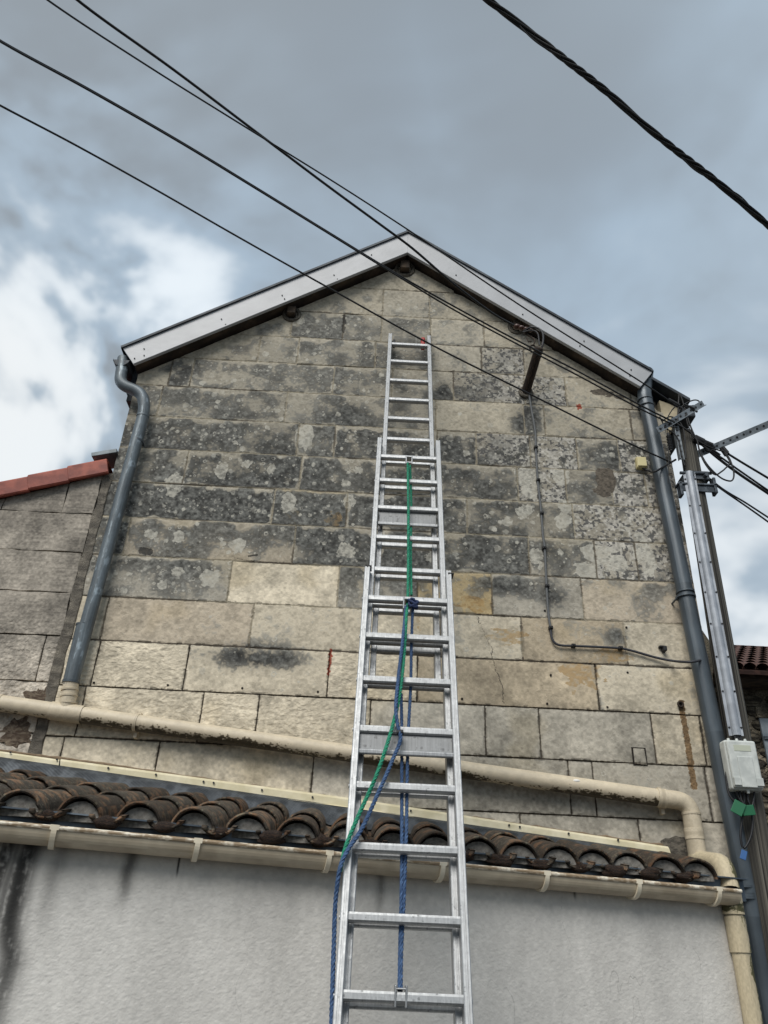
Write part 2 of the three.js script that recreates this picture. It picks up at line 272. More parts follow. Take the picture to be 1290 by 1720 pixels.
      if (tn === 'w') {   // pale crust with dark pits
        const cr = sst(0.42, 0.56, fbm(X * 13 + 3, Y * 13, 4) * 0.6 + fine * 0.4) * sst(0.6, 1.2, X);
        const cl = 0.67 + (fine - 0.5) * 0.35 + (gr - 0.5) * 0.15; ch[0] = mix(ch[0], cl * 1.01, cr * 0.9); ch[1] = mix(ch[1], cl * 0.985, cr * 0.9); ch[2] = mix(ch[2], cl * 0.93, cr * 0.9);
        const pk = sst(0.60, 0.68, fbm(X * 46 + 8, Y * 46, 2)); for (let c = 0; c < 3; c++) ch[c] = mix(ch[c], 0.26, pk * 0.7);
        relief += cr * 0.08 - pk * 0.1;
      }
      const id = j * TW + i, sp = spot[id];
      if (sp) { const a = (sp / 255) * (0.55 + (fine - 0.3) * 0.9), t = clamp(a * 1.25) * 0.92; ch[0] = mix(ch[0], 0.745, t); ch[1] = mix(ch[1], 0.73, t); ch[2] = mix(ch[2], 0.68, t); relief += 0.07; }
      const chip = edge < 0.018 ? sst(0.56, 0.66, gr) * sst(0.018, 0.004, edge) : 0; if (chip) { relief -= chip * 0.3; for (let c = 0; c < 3; c++) ch[c] *= 1 - chip * 0.28; }
      // joints
      const jw = Y > 3.3 ? 0.0042 : 0.003;
      if (edge < jw * 2.2) {
        const a = sst(jw * 2.2, jw * 0.6, edge + (fine - 0.5) * 0.006);
        const dark = Y < 3.36 ? 1 : sst(0.60, 0.68, fbm(X * 3 + 77, Y * 3, 2)) * 0.7, up = fine * 0.15;
        ch[0] = mix(ch[0], mix(0.52 + up, 0.29, dark), a * 0.8); ch[1] = mix(ch[1], mix(0.485 + up, 0.26, dark), a * 0.8); ch[2] = mix(ch[2], mix(0.41 + up, 0.22, dark), a * 0.8); relief -= a * 0.16;
      }
      const pt = patch[id];
      if (pt) {
        const f = 0.75 + fine * 0.5;
        if (pt === 1) { ch[0] = 0.37 * f; ch[1] = 0.34 * f; ch[2] = 0.30 * f; relief = 0.45 + (fine - 0.5) * 0.7; }
        else if (pt === 2) { ch[0] = mix(ch[0], 0.52, 0.75); ch[1] = mix(ch[1], 0.17, 0.75); ch[2] = mix(ch[2], 0.10, 0.75); }
        else if (pt === 4) { ch[0] = 0.46 * f; ch[1] = 0.375 * f; ch[2] = 0.27 * f; relief = 0.35 + (fine - 0.5) * 0.9; }
        else if (pt === 6) { for (let c = 0; c < 3; c++) ch[c] *= 0.52; relief -= 0.2; }
        else if (pt === 7) { for (let c = 0; c < 3; c++) ch[c] = mix(ch[c], [0.66, 0.64, 0.58][c], 0.5); }
        else if (pt === 5) { const t = 0.45 * sst(0.35, 0.7, mid * 0.5 + fine * 0.5); ch[0] = mix(ch[0], 0.55, t); ch[1] = mix(ch[1], 0.40, t); ch[2] = mix(ch[2], 0.20, t); }
      }
      const o = id * 4; col[o] = clamp(ch[0]) * 255; col[o + 1] = clamp(ch[1]) * 255; col[o + 2] = clamp(ch[2]) * 255; col[o + 3] = 255;
      bmp[o] = bmp[o + 1] = bmp[o + 2] = clamp(relief) * 255; bmp[o + 3] = 255;
    }
  }
  const mk = (d, srgb) => { const t = new THREE.DataTexture(d, TW, TH, THREE.RGBAFormat); t.magFilter = THREE.LinearFilter; if (srgb) t.colorSpace = THREE.SRGBColorSpace; t.needsUpdate = true; return t; };
  return new THREE.MeshStandardMaterial({ map: mk(col, true), bumpMap: mk(bmp, false), bumpScale: 0.010, roughness: 0.93 });
})();

function stoneGeo(x0, x1, y0, y1, topAt, z, seed, uvOf, amp = 0.003, rgh = 0) {
  const cut = (a, b, n) => { const e = Math.min(0.009, (b - a) * 0.2), l = [a, a + e]; for (let i = 1; i < n; i++) l.push(mix(a + e, b - e, i / n)); l.push(b - e, b); return l; };
  const xs = cut(x0, x1, Math.max(2, Math.round((x1 - x0) / 0.07))), ts = cut(0, 1, Math.max(2, Math.round((y1 - y0) / 0.08)));
  const nx = xs.length, ny = ts.length, pos = [], uv = [], idx = [];
  const put = (x, y, zz) => { pos.push(x, y, zz); uv.push(...uvOf(x, y)); return pos.length / 3 - 1; };
  const F = [];
  for (let j = 0; j < ny; j++) for (let i = 0; i < nx; i++) {
    const bx = i === 0 || i === nx - 1, by = j === 0 || j === ny - 1; let x = xs[i], y = mix(y0, topAt(xs[i]), ts[j]);
    const n1 = vn(x * 14 + seed, y * 14 + 3) - 0.5, n2 = vn(x * 14 + 71, y * 14 + seed) - 0.5;
    if (bx) x += n1 * amp * 2; if (by) y += n2 * amp * 2;
    let zz = z + (vn(x * 7 + seed, y * 9) - 0.5) * 0.004 + (rgh ? (fbm(x * 18 + seed, y * 24, 2) - 0.5) * rgh : 0); if (bx || by) zz -= (y0 < 3.3 ? 0.005 + Math.abs(n1) * 0.003 : 0.0016);
    F.push(put(x, y, zz));
  }
  for (let j = 0; j < ny - 1; j++) for (let i = 0; i < nx - 1; i++) { const a = F[j * nx + i], b = F[j * nx + i + 1], c = F[(j + 1) * nx + i], e = F[(j + 1) * nx + i + 1]; idx.push(a, b, e, a, e, c); }
  const rim = []; for (let i = 0; i < nx; i++) rim.push(F[i]); for (let j = 1; j < ny; j++) rim.push(F[j * nx + nx - 1]); for (let i = nx - 2; i >= 0; i--) rim.push(F[(ny - 1) * nx + i]); for (let j = ny - 2; j > 0; j--) rim.push(F[j * nx]);
  const back = rim.map((r) => put(pos[r * 3], pos[r * 3 + 1], -0.05)), front = rim.map((r) => put(pos[r * 3], pos[r * 3 + 1], pos[r * 3 + 2]));
  for (let i = 0; i < rim.length; i++) { const k = (i + 1) % rim.length; idx.push(front[i], back[i], front[k], front[k], back[i], back[k]); }
  const g = new THREE.BufferGeometry(); g.setAttribute('position', new THREE.Float32BufferAttribute(pos, 3)); g.setAttribute('uv', new THREE.Float32BufferAttribute(uv, 2)); g.setIndex(idx); g.computeVertexNormals(); return g;
}

// ------------------------------------------------------------------ ground
const asphalt = new THREE.MeshStandardMaterial({ map: rep(tinted(hex(70, 70, 70), hex(104, 102, 98)), 0.5), bumpMap: rep(grit, 2), bumpScale: 0.006, roughness: 0.95 });
{ const g = new THREE.PlaneGeometry(400, 400); g.rotateX(-Math.PI / 2); const uv = g.attributes.uv; for (let i = 0; i < uv.count; i++) uv.setXY(i, uv.getX(i) * 400, uv.getY(i) * 400); setting('ground', g, asphalt); }

// ------------------------------------------------------------------ the gable house
const slate = new THREE.MeshStandardMaterial({ map: rep(tinted(hex(40, 45, 51), hex(70, 76, 82)), 1.5), roughness: 0.6, metalness: 0.25 });
const boardMat = new THREE.MeshStandardMaterial({ map: rep(tinted(hex(166, 168, 171), hex(178, 180, 183), 8, 8, 1.8), 0.9, 0.9), roughness: 0.42, bumpMap: rep(mottle, 0.5), bumpScale: 0.0015 });
const darkWood = new THREE.MeshStandardMaterial({ map: rep(tinted(hex(46, 38, 31), hex(84, 70, 56)), 2), roughness: 0.9 });
const screwMat = mat('#2b2c2e', 0.6, 0.4);
const mortarGrey = new THREE.MeshStandardMaterial({ map: rep(tinted(hex(98, 93, 85), hex(150, 142, 128)), 3), bumpMap: rep(grit, 3), bumpScale: 0.012, roughness: 0.97 });
const house = thing('stone_house', 'tall gabled house of weathered limestone blocks behind the ladder, white bargeboards at its roof', 'house', V3(0.13, 0, -4));
{
  srand(21);
  for (let k = 0; k < STONES.length; k++) {
    const xs = [WL, ...STONES[k][0], WR - (k < 3 ? 0 : 0.005)];
    for (let s = 0; s < xs.length - 1; s++) {
      const gap = COURSE[k] < 3.3 ? 0.0026 : 0.0004; let a = xs[s] + gap, b = xs[s + 1] - gap; const y0 = COURSE[k] + gap, y1 = COURSE[k + 1] - gap;
      const a2 = -1.955 + (y0 + 0.03 - 5.553) / 0.67, b2 = 2.019 - (y0 + 0.03 - 5.587) / 0.74; a = Math.max(a, a2); b = Math.min(b, b2);
      if (b - a < 0.02) continue;
      const rough = ROUGH.has(k + '_' + s);
      // a stone the rake runs across keeps its level top as far as the rake allows
      const xl = -1.955 + (y1 + 0.004 - 5.553) / 0.67, xr = 2.019 - (y1 + 0.004 - 5.587) / 0.74;
      void xl; void xr;
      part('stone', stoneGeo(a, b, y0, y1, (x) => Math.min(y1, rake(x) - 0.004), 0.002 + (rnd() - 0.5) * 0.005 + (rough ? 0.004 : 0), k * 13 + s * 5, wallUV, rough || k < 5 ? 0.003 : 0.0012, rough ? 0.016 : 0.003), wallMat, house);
    }
  }
  // mortar bed the stones sit in, flush above, raked out below
  const bed = (y0, y1, z) => { const sh = new THREE.Shape(); const pts = [[WL, y0], [WR - 0.01, y0]]; if (y1 > 5.4) { pts.push([WR - 0.01, rakeR(WR)], [0.14, rakeL(0.14)], [WL, rakeL(WL)]); } else pts.push([WR - 0.01, y1], [WL, y1]); sh.setFromPoints(pts.map(([x, y]) => new THREE.Vector2(x, y))); const g = new THREE.ShapeGeometry(sh); const p = g.attributes.position, u = g.attributes.uv; for (let i = 0; i < p.count; i++) u.setXY(i, ...wallUV(p.getX(i), p.getY(i))); g.translate(0, 0, z); return g; };
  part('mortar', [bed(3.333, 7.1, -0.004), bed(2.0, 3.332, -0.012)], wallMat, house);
  part('wall', [uvBox(box(WL, WR - 0.005, 0, 2.0, -0.3, -0.01)), uvBox(box(WL, WL + 0.3, 0, 5.5, -8, -0.052)), uvBox(box(WR - 0.3, WR - 0.01, 0, 5.62, -8, -0.09)), uvBox(box(WL + 0.31, WR - 0.31, 0, 5.5, -8, -7.7))], mortarGrey, house);
  // weathered end of the front wall seen past the corner
  const jag = []; for (let i = 0; i <= 40; i++) { const y = mix(2.0, 5.3, i / 40); jag.push([0.012 + 0.02 * fbm(y * 6, 3, 3) + (y > 3.36 && y < 3.62 ? 0.045 : 0) + (y < 3.36 ? 0.02 : 0), y]); }
  const corner = new THREE.Shape([new THREE.Vector2(-0.02, 2.0), ...jag.map(([x, y]) => new THREE.Vector2(x, y)), new THREE.Vector2(-0.02, 5.3)]);
  const cg = new THREE.ExtrudeGeometry(corner, { depth: 0.35, bevelEnabled: false }); cg.translate(WR, 0, -0.42); part('quoin', uvBox(cg), new THREE.MeshStandardMaterial({ map: rep(tinted(hex(112, 104, 92), hex(160, 150, 130)), 1.2), bumpMap: rep(grit, 1.5), bumpScale: 0.02, roughness: 0.95 }), house);
  // bargeboards: face, mitred at the ridge, with a returned lower lip
  const zf = 0.12, A = [-2.071, 5.710], B = [0.152, 7.222], C = [2.135, 5.747], a = [-1.955, 5.553], b = [0.152, 6.967], c = [2.019, 5.587];
  const board = (pts) => { const s = new THREE.Shape(pts.map(([x, y]) => new THREE.Vector2(x, y))); const g = new THREE.ExtrudeGeometry(s, { depth: 0.014, bevelEnabled: true, bevelSize: 0.002, bevelThickness: 0.002, bevelSegments: 2 }); g.translate(0, 0, zf - 0.016); return uvBox(g); };
  const lip = (p, q, s) => beam(V3(p[0], p[1] + 0.004, zf - 0.004), V3(q[0], q[1] + 0.004, zf - 0.004), 0.03, 0.016, V3(0, 0, 1), 0.004);
  const bl = part('bargeboard', [board([A, a, b, B].map(([x, y], i) => [x - (i > 1 ? 0.0015 : 0), y])), lip(a, b)], boardMat, house, { label: 'white bargeboard on the left slope of the gable' });
  const br = part('bargeboard', [board([[B[0] + 0.0015, B[1]], [b[0] + 0.0015, b[1]], c, C]), lip(b, c)], boardMat, house, { label: 'white bargeboard on the right slope of the gable' });
  for (const [P, pts] of [[bl, [[242, 586], [242, 597], [226, 602], [372, 536], [379, 545], [474, 496], [478, 502], [561, 462], [567, 469], [624, 428]]], [br, [[766, 462], [878, 528], [981, 573], [974, 581], [1060, 621], [1058, 631], [1085, 640]]]]) for (const [x, y] of pts) { const p = at(x, y, zf + 0.003); part('screw', rod(p, p.clone().add(V3(0, 0, 0.004)), 0.006, 0.005, 8), screwMat, P); }
  // soffit boards under the overhang
  const soff = (p, q, o) => { const g = beam(V3(p[0], p[1] + 0.012 + o, -0.06), V3(q[0], q[1] + 0.012 + o, -0.06), 0.30, 0.012, V3(0, 0, 1), 0); return g; };
  part('soffit', [soff([a[0] - 0.01, a[1]], [b[0] - 0.01, b[1]], 0.012), soff([b[0] + 0.01, b[1]], [c[0] + 0.02, c[1] - 0.015], 0.012)], darkWood, house);
  // roof covering: two thin slopes with a dark metal verge
  const slope = (p, q, dy) => { const s = new THREE.Shape([[p[0], p[1]], [q[0], q[1]], [q[0], q[1] + dy], [p[0], p[1] + dy]].map(([x, y]) => new THREE.Vector2(x, y))); const g = new THREE.ExtrudeGeometry(s, { depth: 8.12, bevelEnabled: false }); g.translate(0, 0, -8 + 0.012); return uvBox(g); };
  part('roof', [slope([-2.085, 5.703], [0.15, 7.224], 0.018), slope([0.154, 7.224], [2.145, 5.742], 0.018)], slate, house);
  const back = slope([2.147, 5.728], [2.43, 5.52], 0.03); back.translate(0, 0, -0.07); part('roof', back, slate, house);
  part('roof', [tube([V3(0.152, 7.236, 0.130), V3(0.152, 7.236, -8)], 0.022, 2, 8)], slate, house);
  // drooping bits of dark edge at the top of the verge
  part('verge_strip', [beam(V3(-2.085, 5.712, 0.134), V3(0.148, 7.233, 0.134), 0.004, 0.02, V3(0, 0, 1), 0.0005), beam(V3(0.156, 7.233, 0.134), V3(2.12, 5.768, 0.134), 0.004, 0.02, V3(0, 0, 1), 0.0005)], slate, house);
  // moulded cornice and box gutter on the right-hand eave, running back along the front
  const cor = [[0, 5.08], [0.03, 5.08], [0.03, 5.14], [0.055, 5.15], [0.075, 5.19], [0.10, 5.20], [0.10, 5.24], [0.125, 5.26], [0.145, 5.31], [0.15, 5.36], [0, 5.42]].map(([x, y]) => [x, 5.20 + (y - 5.08) * 1.08]);
  const cs = new THREE.Shape(cor.map(([x, y]) => new THREE.Vector2(x, y))); const cge = new THREE.ExtrudeGeometry(cs, { depth: 7.9, bevelEnabled: false }); cge.translate(WR - 0.004, 0.02, -7.93);
  part('cornice', uvBox(cge), new THREE.MeshStandardMaterial({ map: rep(tinted(hex(160, 148, 124), hex(200, 188, 160)), 1.5), roughness: 0.93 }), house);
  const gut = [[0.14, 5.40], [0.14, 5.50], [0.15, 5.50], [0.15, 5.415], [0.22, 5.415], [0.225, 5.515], [0.24, 5.52], [0.235, 5.40]];
  const gs = new THREE.Shape(gut.map(([x, y]) => new THREE.Vector2(x, y))); const gge = new THREE.ExtrudeGeometry(gs, { depth: 7.9, bevelEnabled: false }); gge.translate(WR + 0.015, 0.015, -7.90);
  part('eave_gutter', [uvBox(gge), uvBox(box(WR + 0.158, WR + 0.25, 5.42, 5.525, -0.002, 0.004, 0))], slate, house);
  // left-hand eave gutter, its stop end towards the viewer
  const lg = new THREE.CylinderGeometry(0.065, 0.065, 7.9, 16, 1, true, Math.PI / 2, Math.PI); lg.rotateX(Math.PI / 2); lg.rotateZ(Math.PI); lg.translate(-2.06, 5.60, -3.83);
  part('eave_gutter', [lg, new THREE.CircleGeometry(0.062, 16, Math.PI, Math.PI).translate(-2.06, 5.60, 0.11), uvBox(box(-2.0, -1.955, 5.3, 5.6, -0.12, -0.02))], slate, house);
  // two roof timbers poking out under the left slope and at the ridge, in mortar collars
  for (const [x, y, r, lab] of [[490, 526, 0.055, 'rotten purlin end under the left bargeboard'], [680, 450, 0.065, 'ridge beam end under the apex'], [868, 548, 0.05, 'purlin end under the right bargeboard']]) {
    const p = at(x, y, 0.02), d = V3(0, 0, 1);
    const tb = part('purlin_end', [beam(p.clone().add(V3(0, 0, -0.3)), p.clone().add(V3(0, 0, 0.05)), r * 1.3, r * 1.5, V3(1, 0, 0), 0.01)], darkWood, house, { label: lab });
    const cg2 = new THREE.TorusGeometry(r * 1.15, 0.018, 6, 14); cg2.scale(1, 1.05, 0.8); cg2.translate(p.x, p.y, 0.006); part('mortar_collar', cg2, mortarGrey, tb);
  }
  // small chisel holes left by old fixings, and an inset repair square
  const holeMat = mat('#1c1712', 0.95);
  const hs = [[158, 1147], [282, 1151], [407, 1156], [534, 1162], [776, 1174], [919, 1182], [925, 1134], [1020, 1188], [1054, 1130], [1052, 1054], [915, 1026]].map(([x, y]) => { const p = at(x, y, 0.003); return rod(p.clone().add(V3(0, 0, -0.02)), p.clone().add(V3(0, 0, 0.004)), 0.0075, 0.0075, 8); });
  for (const h of hs) part('drill_hole', h, holeMat, house);
  const q = at(1074, 1270, 0.004); part('stone', stoneGeo(q.x - 0.037, q.x + 0.037, q.y - 0.05, q.y + 0.045, () => q.y + 0.045, 0.012, 3, wallUV, 0.002), wallMat, house);
  part('mortar', box(q.x - 0.044, q.x + 0.044, q.y - 0.056, q.y + 0.052, -0.01, 0.0065, 0.001), holeMat, house);
}

const zincTex = texture(512, 512, (u, v, c) => { const n = fbm(u * 6, v * 3, 5), s = fbm(u * 2, v * 40, 3), f = fbm(u * 60, v * 60, 2); const l = 0.43 + (n - 0.5) * 0.22 + (s - 0.5) * 0.08 + (f - 0.5) * 0.05 + sst(0.62, 0.80, fbm(u * 14 + 4, v * 9, 4)) * 0.16; c[0] = l * 0.90; c[1] = l * 0.975; c[2] = l * 1.02; });
const zinc = new THREE.MeshStandardMaterial({ map: rep(zincTex, 1, 1), roughness: 0.48, metalness: 0.3 });
// ------------------------------------------------------------------ lower neighbouring house, left
const nbMat = new THREE.MeshStandardMaterial({ map: texture(1024, 1024, (u, v, c) => { const X = u * 2.4, Y = v * 2.4, m = fbm(X * 6, Y * 6, 5), f = fbm(X * 60, Y * 60, 3), st = fbm(X * 3, Y * 90, 3), low = sst(1.15, 0.5, Y); const l = 0.575 + (m - 0.5) * 0.35 + (f - 0.5) * 0.22 + (st - 0.5) * 0.12 * (1 - low) + low * 0.15; c[0] = l * 1.015; c[1] = l * 0.965; c[2] = l * 0.89; }), bumpMap: texture(1024, 1024, (u, v, c) => { const X = u * 2.4, Y = v * 2.4; const low = sst(1.35, 0.7, Y); const n = fbm(X * 9, Y * 9, 3) * 0.3 + fbm(X * 48, Y * 48, 3) * mix(0.25, 1.0, low); c[0] = c[1] = c[2] = n * 0.75; }, false), bumpScale: 0.016, roughness: 0.95 });
const nbUV = (x, y) => [(x + 4.4) / 2.4, (y - 2.35) / 2.4];
const neighbour = thing('low_stone_house', 'lower stone house with red verge tiles, at the left edge of the photo', 'house', V3(-3, 0, -2));
{
  const nr = (x) => 4.345 + 0.355 * (x + 2.69), NR = -2.012;
  const cs = [2.2, 2.45, 2.72, 3.04, 3.345, 3.65, 3.955, 4.26, 4.62];
  const js = [[-2.9, -2.35], [-3.2, -2.23], [-2.75], [-3.3, -2.1], [-2.52], [-3.2], [-2.9], [-2.66, -2.235]];
  cs.slice(0, -1).forEach((y0, k) => {
    const xs = [-3.9, ...js[k], NR + (k < 3 ? 0.0 : 0)];
    for (let s = 0; s < xs.length - 1; s++) { let a = xs[s] + 0.004, b = xs[s + 1] - 0.004; a = Math.max(a, -2.69 + (y0 + 0.03 - 4.345) / 0.355); if (b - a < 0.03) continue; part('stone', stoneGeo(a, b, y0 + 0.004, cs[k + 1] - 0.004, (x) => Math.min(cs[k + 1] - 0.004, nr(x)), 0.004 + rnd() * 0.006, k * 9 + s * 3 + 100, nbUV, 0.006, k < 4 ? 0.014 : 0.004), nbMat, neighbour); }
  });
  const sh = new THREE.Shape([[-3.9, 2.0], [WL + 0.002, 2.0], [WL + 0.002, nr(WL) + 0.02], [-3.9, nr(-3.9)]].map(([x, y]) => new THREE.Vector2(x, y))); const mg = new THREE.ExtrudeGeometry(sh, { depth: 0.2, bevelEnabled: false }); mg.translate(0, 0, -0.212);
  part('mortar', uvBox(mg), new THREE.MeshStandardMaterial({ map: rep(tinted(hex(84, 80, 74), hex(128, 121, 110)), 3), bumpMap: rep(grit, 3), bumpScale: 0.014, roughness: 0.97 }), neighbour);
  // ragged mortar fillet between the two houses, and crumbling patches near its foot
  const fl = [], fr = []; for (let i = 0; i <= 60; i++) { const y = mix(2.5, 4.6, i / 60); fl.push([NR + 0.004 + (fbm(y * 9, 1, 3) - 0.5) * 0.03 - (y < 2.9 ? 0.05 * (2.9 - y) : 0), y]); fr.push([WL + 0.0 + (fbm(y * 9, 7, 3) - 0.5) * 0.02, y]); }
  const fs = new THREE.Shape([...fl, ...fr.reverse()].map(([x, y]) => new THREE.Vector2(x, y))); const fg = uvBox(new THREE.ExtrudeGeometry(fs, { depth: 0.022, bevelEnabled: true, bevelSize: 0.004, bevelThickness: 0.004, bevelSegments: 1 }).translate(0, 0, -0.016));
  part('mortar_fillet', fg, new THREE.MeshStandardMaterial({ map: rep(tinted(hex(98, 93, 85), hex(136, 129, 117)), 3), bumpMap: rep(grit, 3), bumpScale: 0.012, roughness: 0.97 }), neighbour);
  const earth = new THREE.MeshStandardMaterial({ map: rep(tinted(hex(116, 98, 84), hex(166, 150, 130)), 4), bumpMap: rep(grit, 4), bumpScale: 0.02, roughness: 1 });
  const lump = (x, y, r) => { const p = at(x, y, 0.0), g = new THREE.SphereGeometry(r, 36, 20); const q = g.attributes.position; for (let i = 0; i < q.count; i++) { const n = 0.3 + fbm(q.getX(i) * 30 + 9, q.getY(i) * 30 + r * 90, 3) * 1.4; q.setXYZ(i, q.getX(i) * n, q.getY(i) * n, q.getZ(i) * 0.14); } g.computeVertexNormals(); g.translate(p.x, p.y, 0); return g; };
  part('rubble', [lump(28, 1235, 0.11), lump(62, 1175, 0.09), lump(20, 1225, 0.07)], earth, neighbour);
  part('wall', [box(-3.9, WL - 0.06, 0, 2.0, -0.3, -0.02), box(-3.9, -3.6, 0, 3.9, -6, -0.22)], mortarGrey, neighbour);
  const red = new THREE.MeshStandardMaterial({ map: rep(tinted(hex(122, 58, 46), hex(160, 84, 66)), 2), roughness: 0.62, bumpMap: rep(mottle, 3), bumpScale: 0.002 });
  const dir = V3(1, 0.355, 0).normalize();
  for (let i = 0; i < 6; i++) {
    const e = V3(-1.965 - i * 0.262, nr(-1.965 - i * 0.262) + 0.0 , 0.045 - (i % 2) * 0.0), s = e.clone().addScaledVector(dir, -0.275); e.y += 0.004 * 0; const o = i * 0.0;
    const pr = [[0, -0.012], [0.018, -0.014], [0.024, -0.006], [0.024, 0.095], [0.012, 0.112], [-0.03, 0.122], [-0.2, 0.10], [-0.2, 0.085], [-0.03, 0.10], [0.004, 0.094]];
    const up = V3(-dir.y, dir.x, 0), g = new THREE.ExtrudeGeometry(new THREE.Shape(pr.map(([x, y]) => new THREE.Vector2(x, y))), { depth: 0.275, bevelEnabled: true, bevelSize: 0.003, bevelThickness: 0.003, bevelSegments: 1 });
    const k = 0.03; g.applyMatrix4(new THREE.Matrix4().makeRotationX(-k)); g.applyMatrix4(new THREE.Matrix4().makeRotationY(k * 0.6)); const m4 = new THREE.Matrix4().makeBasis(V3(0, 0, 1), up, dir.clone().negate()).setPosition(e.x, e.y - 0.006, e.z - 0.006);
    g.applyMatrix4(m4); void k; void o; part('verge_tile', uvBox(g), red, neighbour);
  }
  const rf = new THREE.Shape([[-3.9, nr(-3.9)], [WL - 0.03, nr(WL) + 0.01], [WL - 0.03, nr(WL) + 0.07], [-3.9, nr(-3.9) + 0.07]].map(([x, y]) => new THREE.Vector2(x, y))); const rg = new THREE.ExtrudeGeometry(rf, { depth: 6, bevelEnabled: false }); rg.translate(0, 0, -6.16);
  part('roof', uvBox(rg), red, neighbour);
  const f0 = at(160, 776, -0.06), f1 = at(202, 769, -0.06); part('flashing', beam(f0, f1, 0.2, 0.035, V3(0, 0, 1), 0.004), zinc, neighbour);
}

// ------------------------------------------------------------------ lean-to: rendered wall, canal tiles, flashings
const EA = 15.82 * RAD, EN = V3(Math.sin(EA), 0, Math.cos(EA)), EC = 1.0071, ED = V3(Math.cos(EA), 0, -Math.sin(EA));  // eave: outward normal, offset, direction
const ezAt = (x, off) => (EC + off - EN.x * x) / EN.z;
const leanTo = thing('lean_to', 'low lean-to with rough pale render and mossy clay canal tiles, in front of the gable', 'lean-to', V3(0, 0, 0.6));
const plaster = (() => {
  const W = 2048, H = 1024, L = 5.0, Hh = 2.5;
  const p0 = (px, py) => { const p = onPlane(px, py, EN, EC - 0.12); return [p.dot(ED), p.y]; };
  const runs = [[57, 1425, 0.065, 1.0, 0.95], [28, 1430, 0.035, 1.2, 0.6], [5, 1440, 0.06, 0.5, 0.9], [220, 1450, 0.04, 0.22, 0.55], [300, 1450, 0.006, 0.07, 0.9], [640, 1480, 0.03, 0.2, 0.35], [965, 1500, 0.01, 0.04, 0.5], [100, 1440, 0.05, 0.4, 0.25]].map(([x, y, w, l, s]) => [...p0(x, y), w, l, s]);
  const map = texture(W, H, (u, v, c) => {
    const X = u * L - 2.6, Y = v * Hh, m = fbm(X * 1.3, Y * 1.3, 4), f = fbm(X * 50, Y * 50, 3), st = fbm(X * 7, Y * 0.8, 4);
    const pa = fbm(X * 3.2 + 60, Y * 2.2, 4), ck = Math.abs(fbm(X * 2.2 + 5, Y * 1.1 + 40, 5) - 0.5); let l = 0.815 + (m - 0.5) * 0.13 + (f - 0.5) * 0.08 + (st - 0.5) * 0.10 + (pa - 0.5) * 0.06 - (ck < 0.0014 ? 0.10 * sst(0.5, 0.62, pa) : 0); let wet = 0;
    for (const r of runs) { const dy = r[1] - Y; let dx = X - r[0] + dy * (r[3] > 0.9 ? 0.02 : 0.0); if (dy > -0.25 && dy < r[3] * 1.2 && Math.abs(dx) < r[2] * 3) { dx += (fbm(Y * 4, r[0] * 9, 3) - 0.5) * r[2] * 1.4; const e = Math.exp(-((dx / r[2]) ** 2) * 2), fade = 1 - sst(0.15, 1, dy / r[3]); wet = Math.max(wet, r[4] * e * fade * (0.35 + 0.65 * sst(0.22, 0.66, f * 0.5 + fbm(X * 75, Y * 7, 3) * 0.5 + 0.12))); } }
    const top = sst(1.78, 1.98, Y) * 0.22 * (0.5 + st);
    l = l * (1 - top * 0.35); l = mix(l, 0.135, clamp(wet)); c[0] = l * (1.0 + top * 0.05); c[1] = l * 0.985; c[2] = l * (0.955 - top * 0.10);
  }, true, false);
  const bump = texture(W, H, (u, v, c) => { const X = u * L, Y = v * Hh, w = fbm(X * 12, Y * 12, 2); const n = fbm(X * 62 + w * 2 + Y * 24, Y * 96 - X * 24, 3); c[0] = c[1] = c[2] = n * 0.75 + fbm(X * 170, Y * 170, 1) * 0.25; }, false, false);
  return new THREE.MeshStandardMaterial({ map, bumpMap: bump, bumpScale: 0.0020, roughness: 0.94 });
})();
const eave0 = 2.02, eaveSlope = (1.98 - 2.02) / 3.36, eaveY = (x) => eave0 + (x + 1.447) * eaveSlope;    // level of the gutter's front lip
const XR = 1.93;
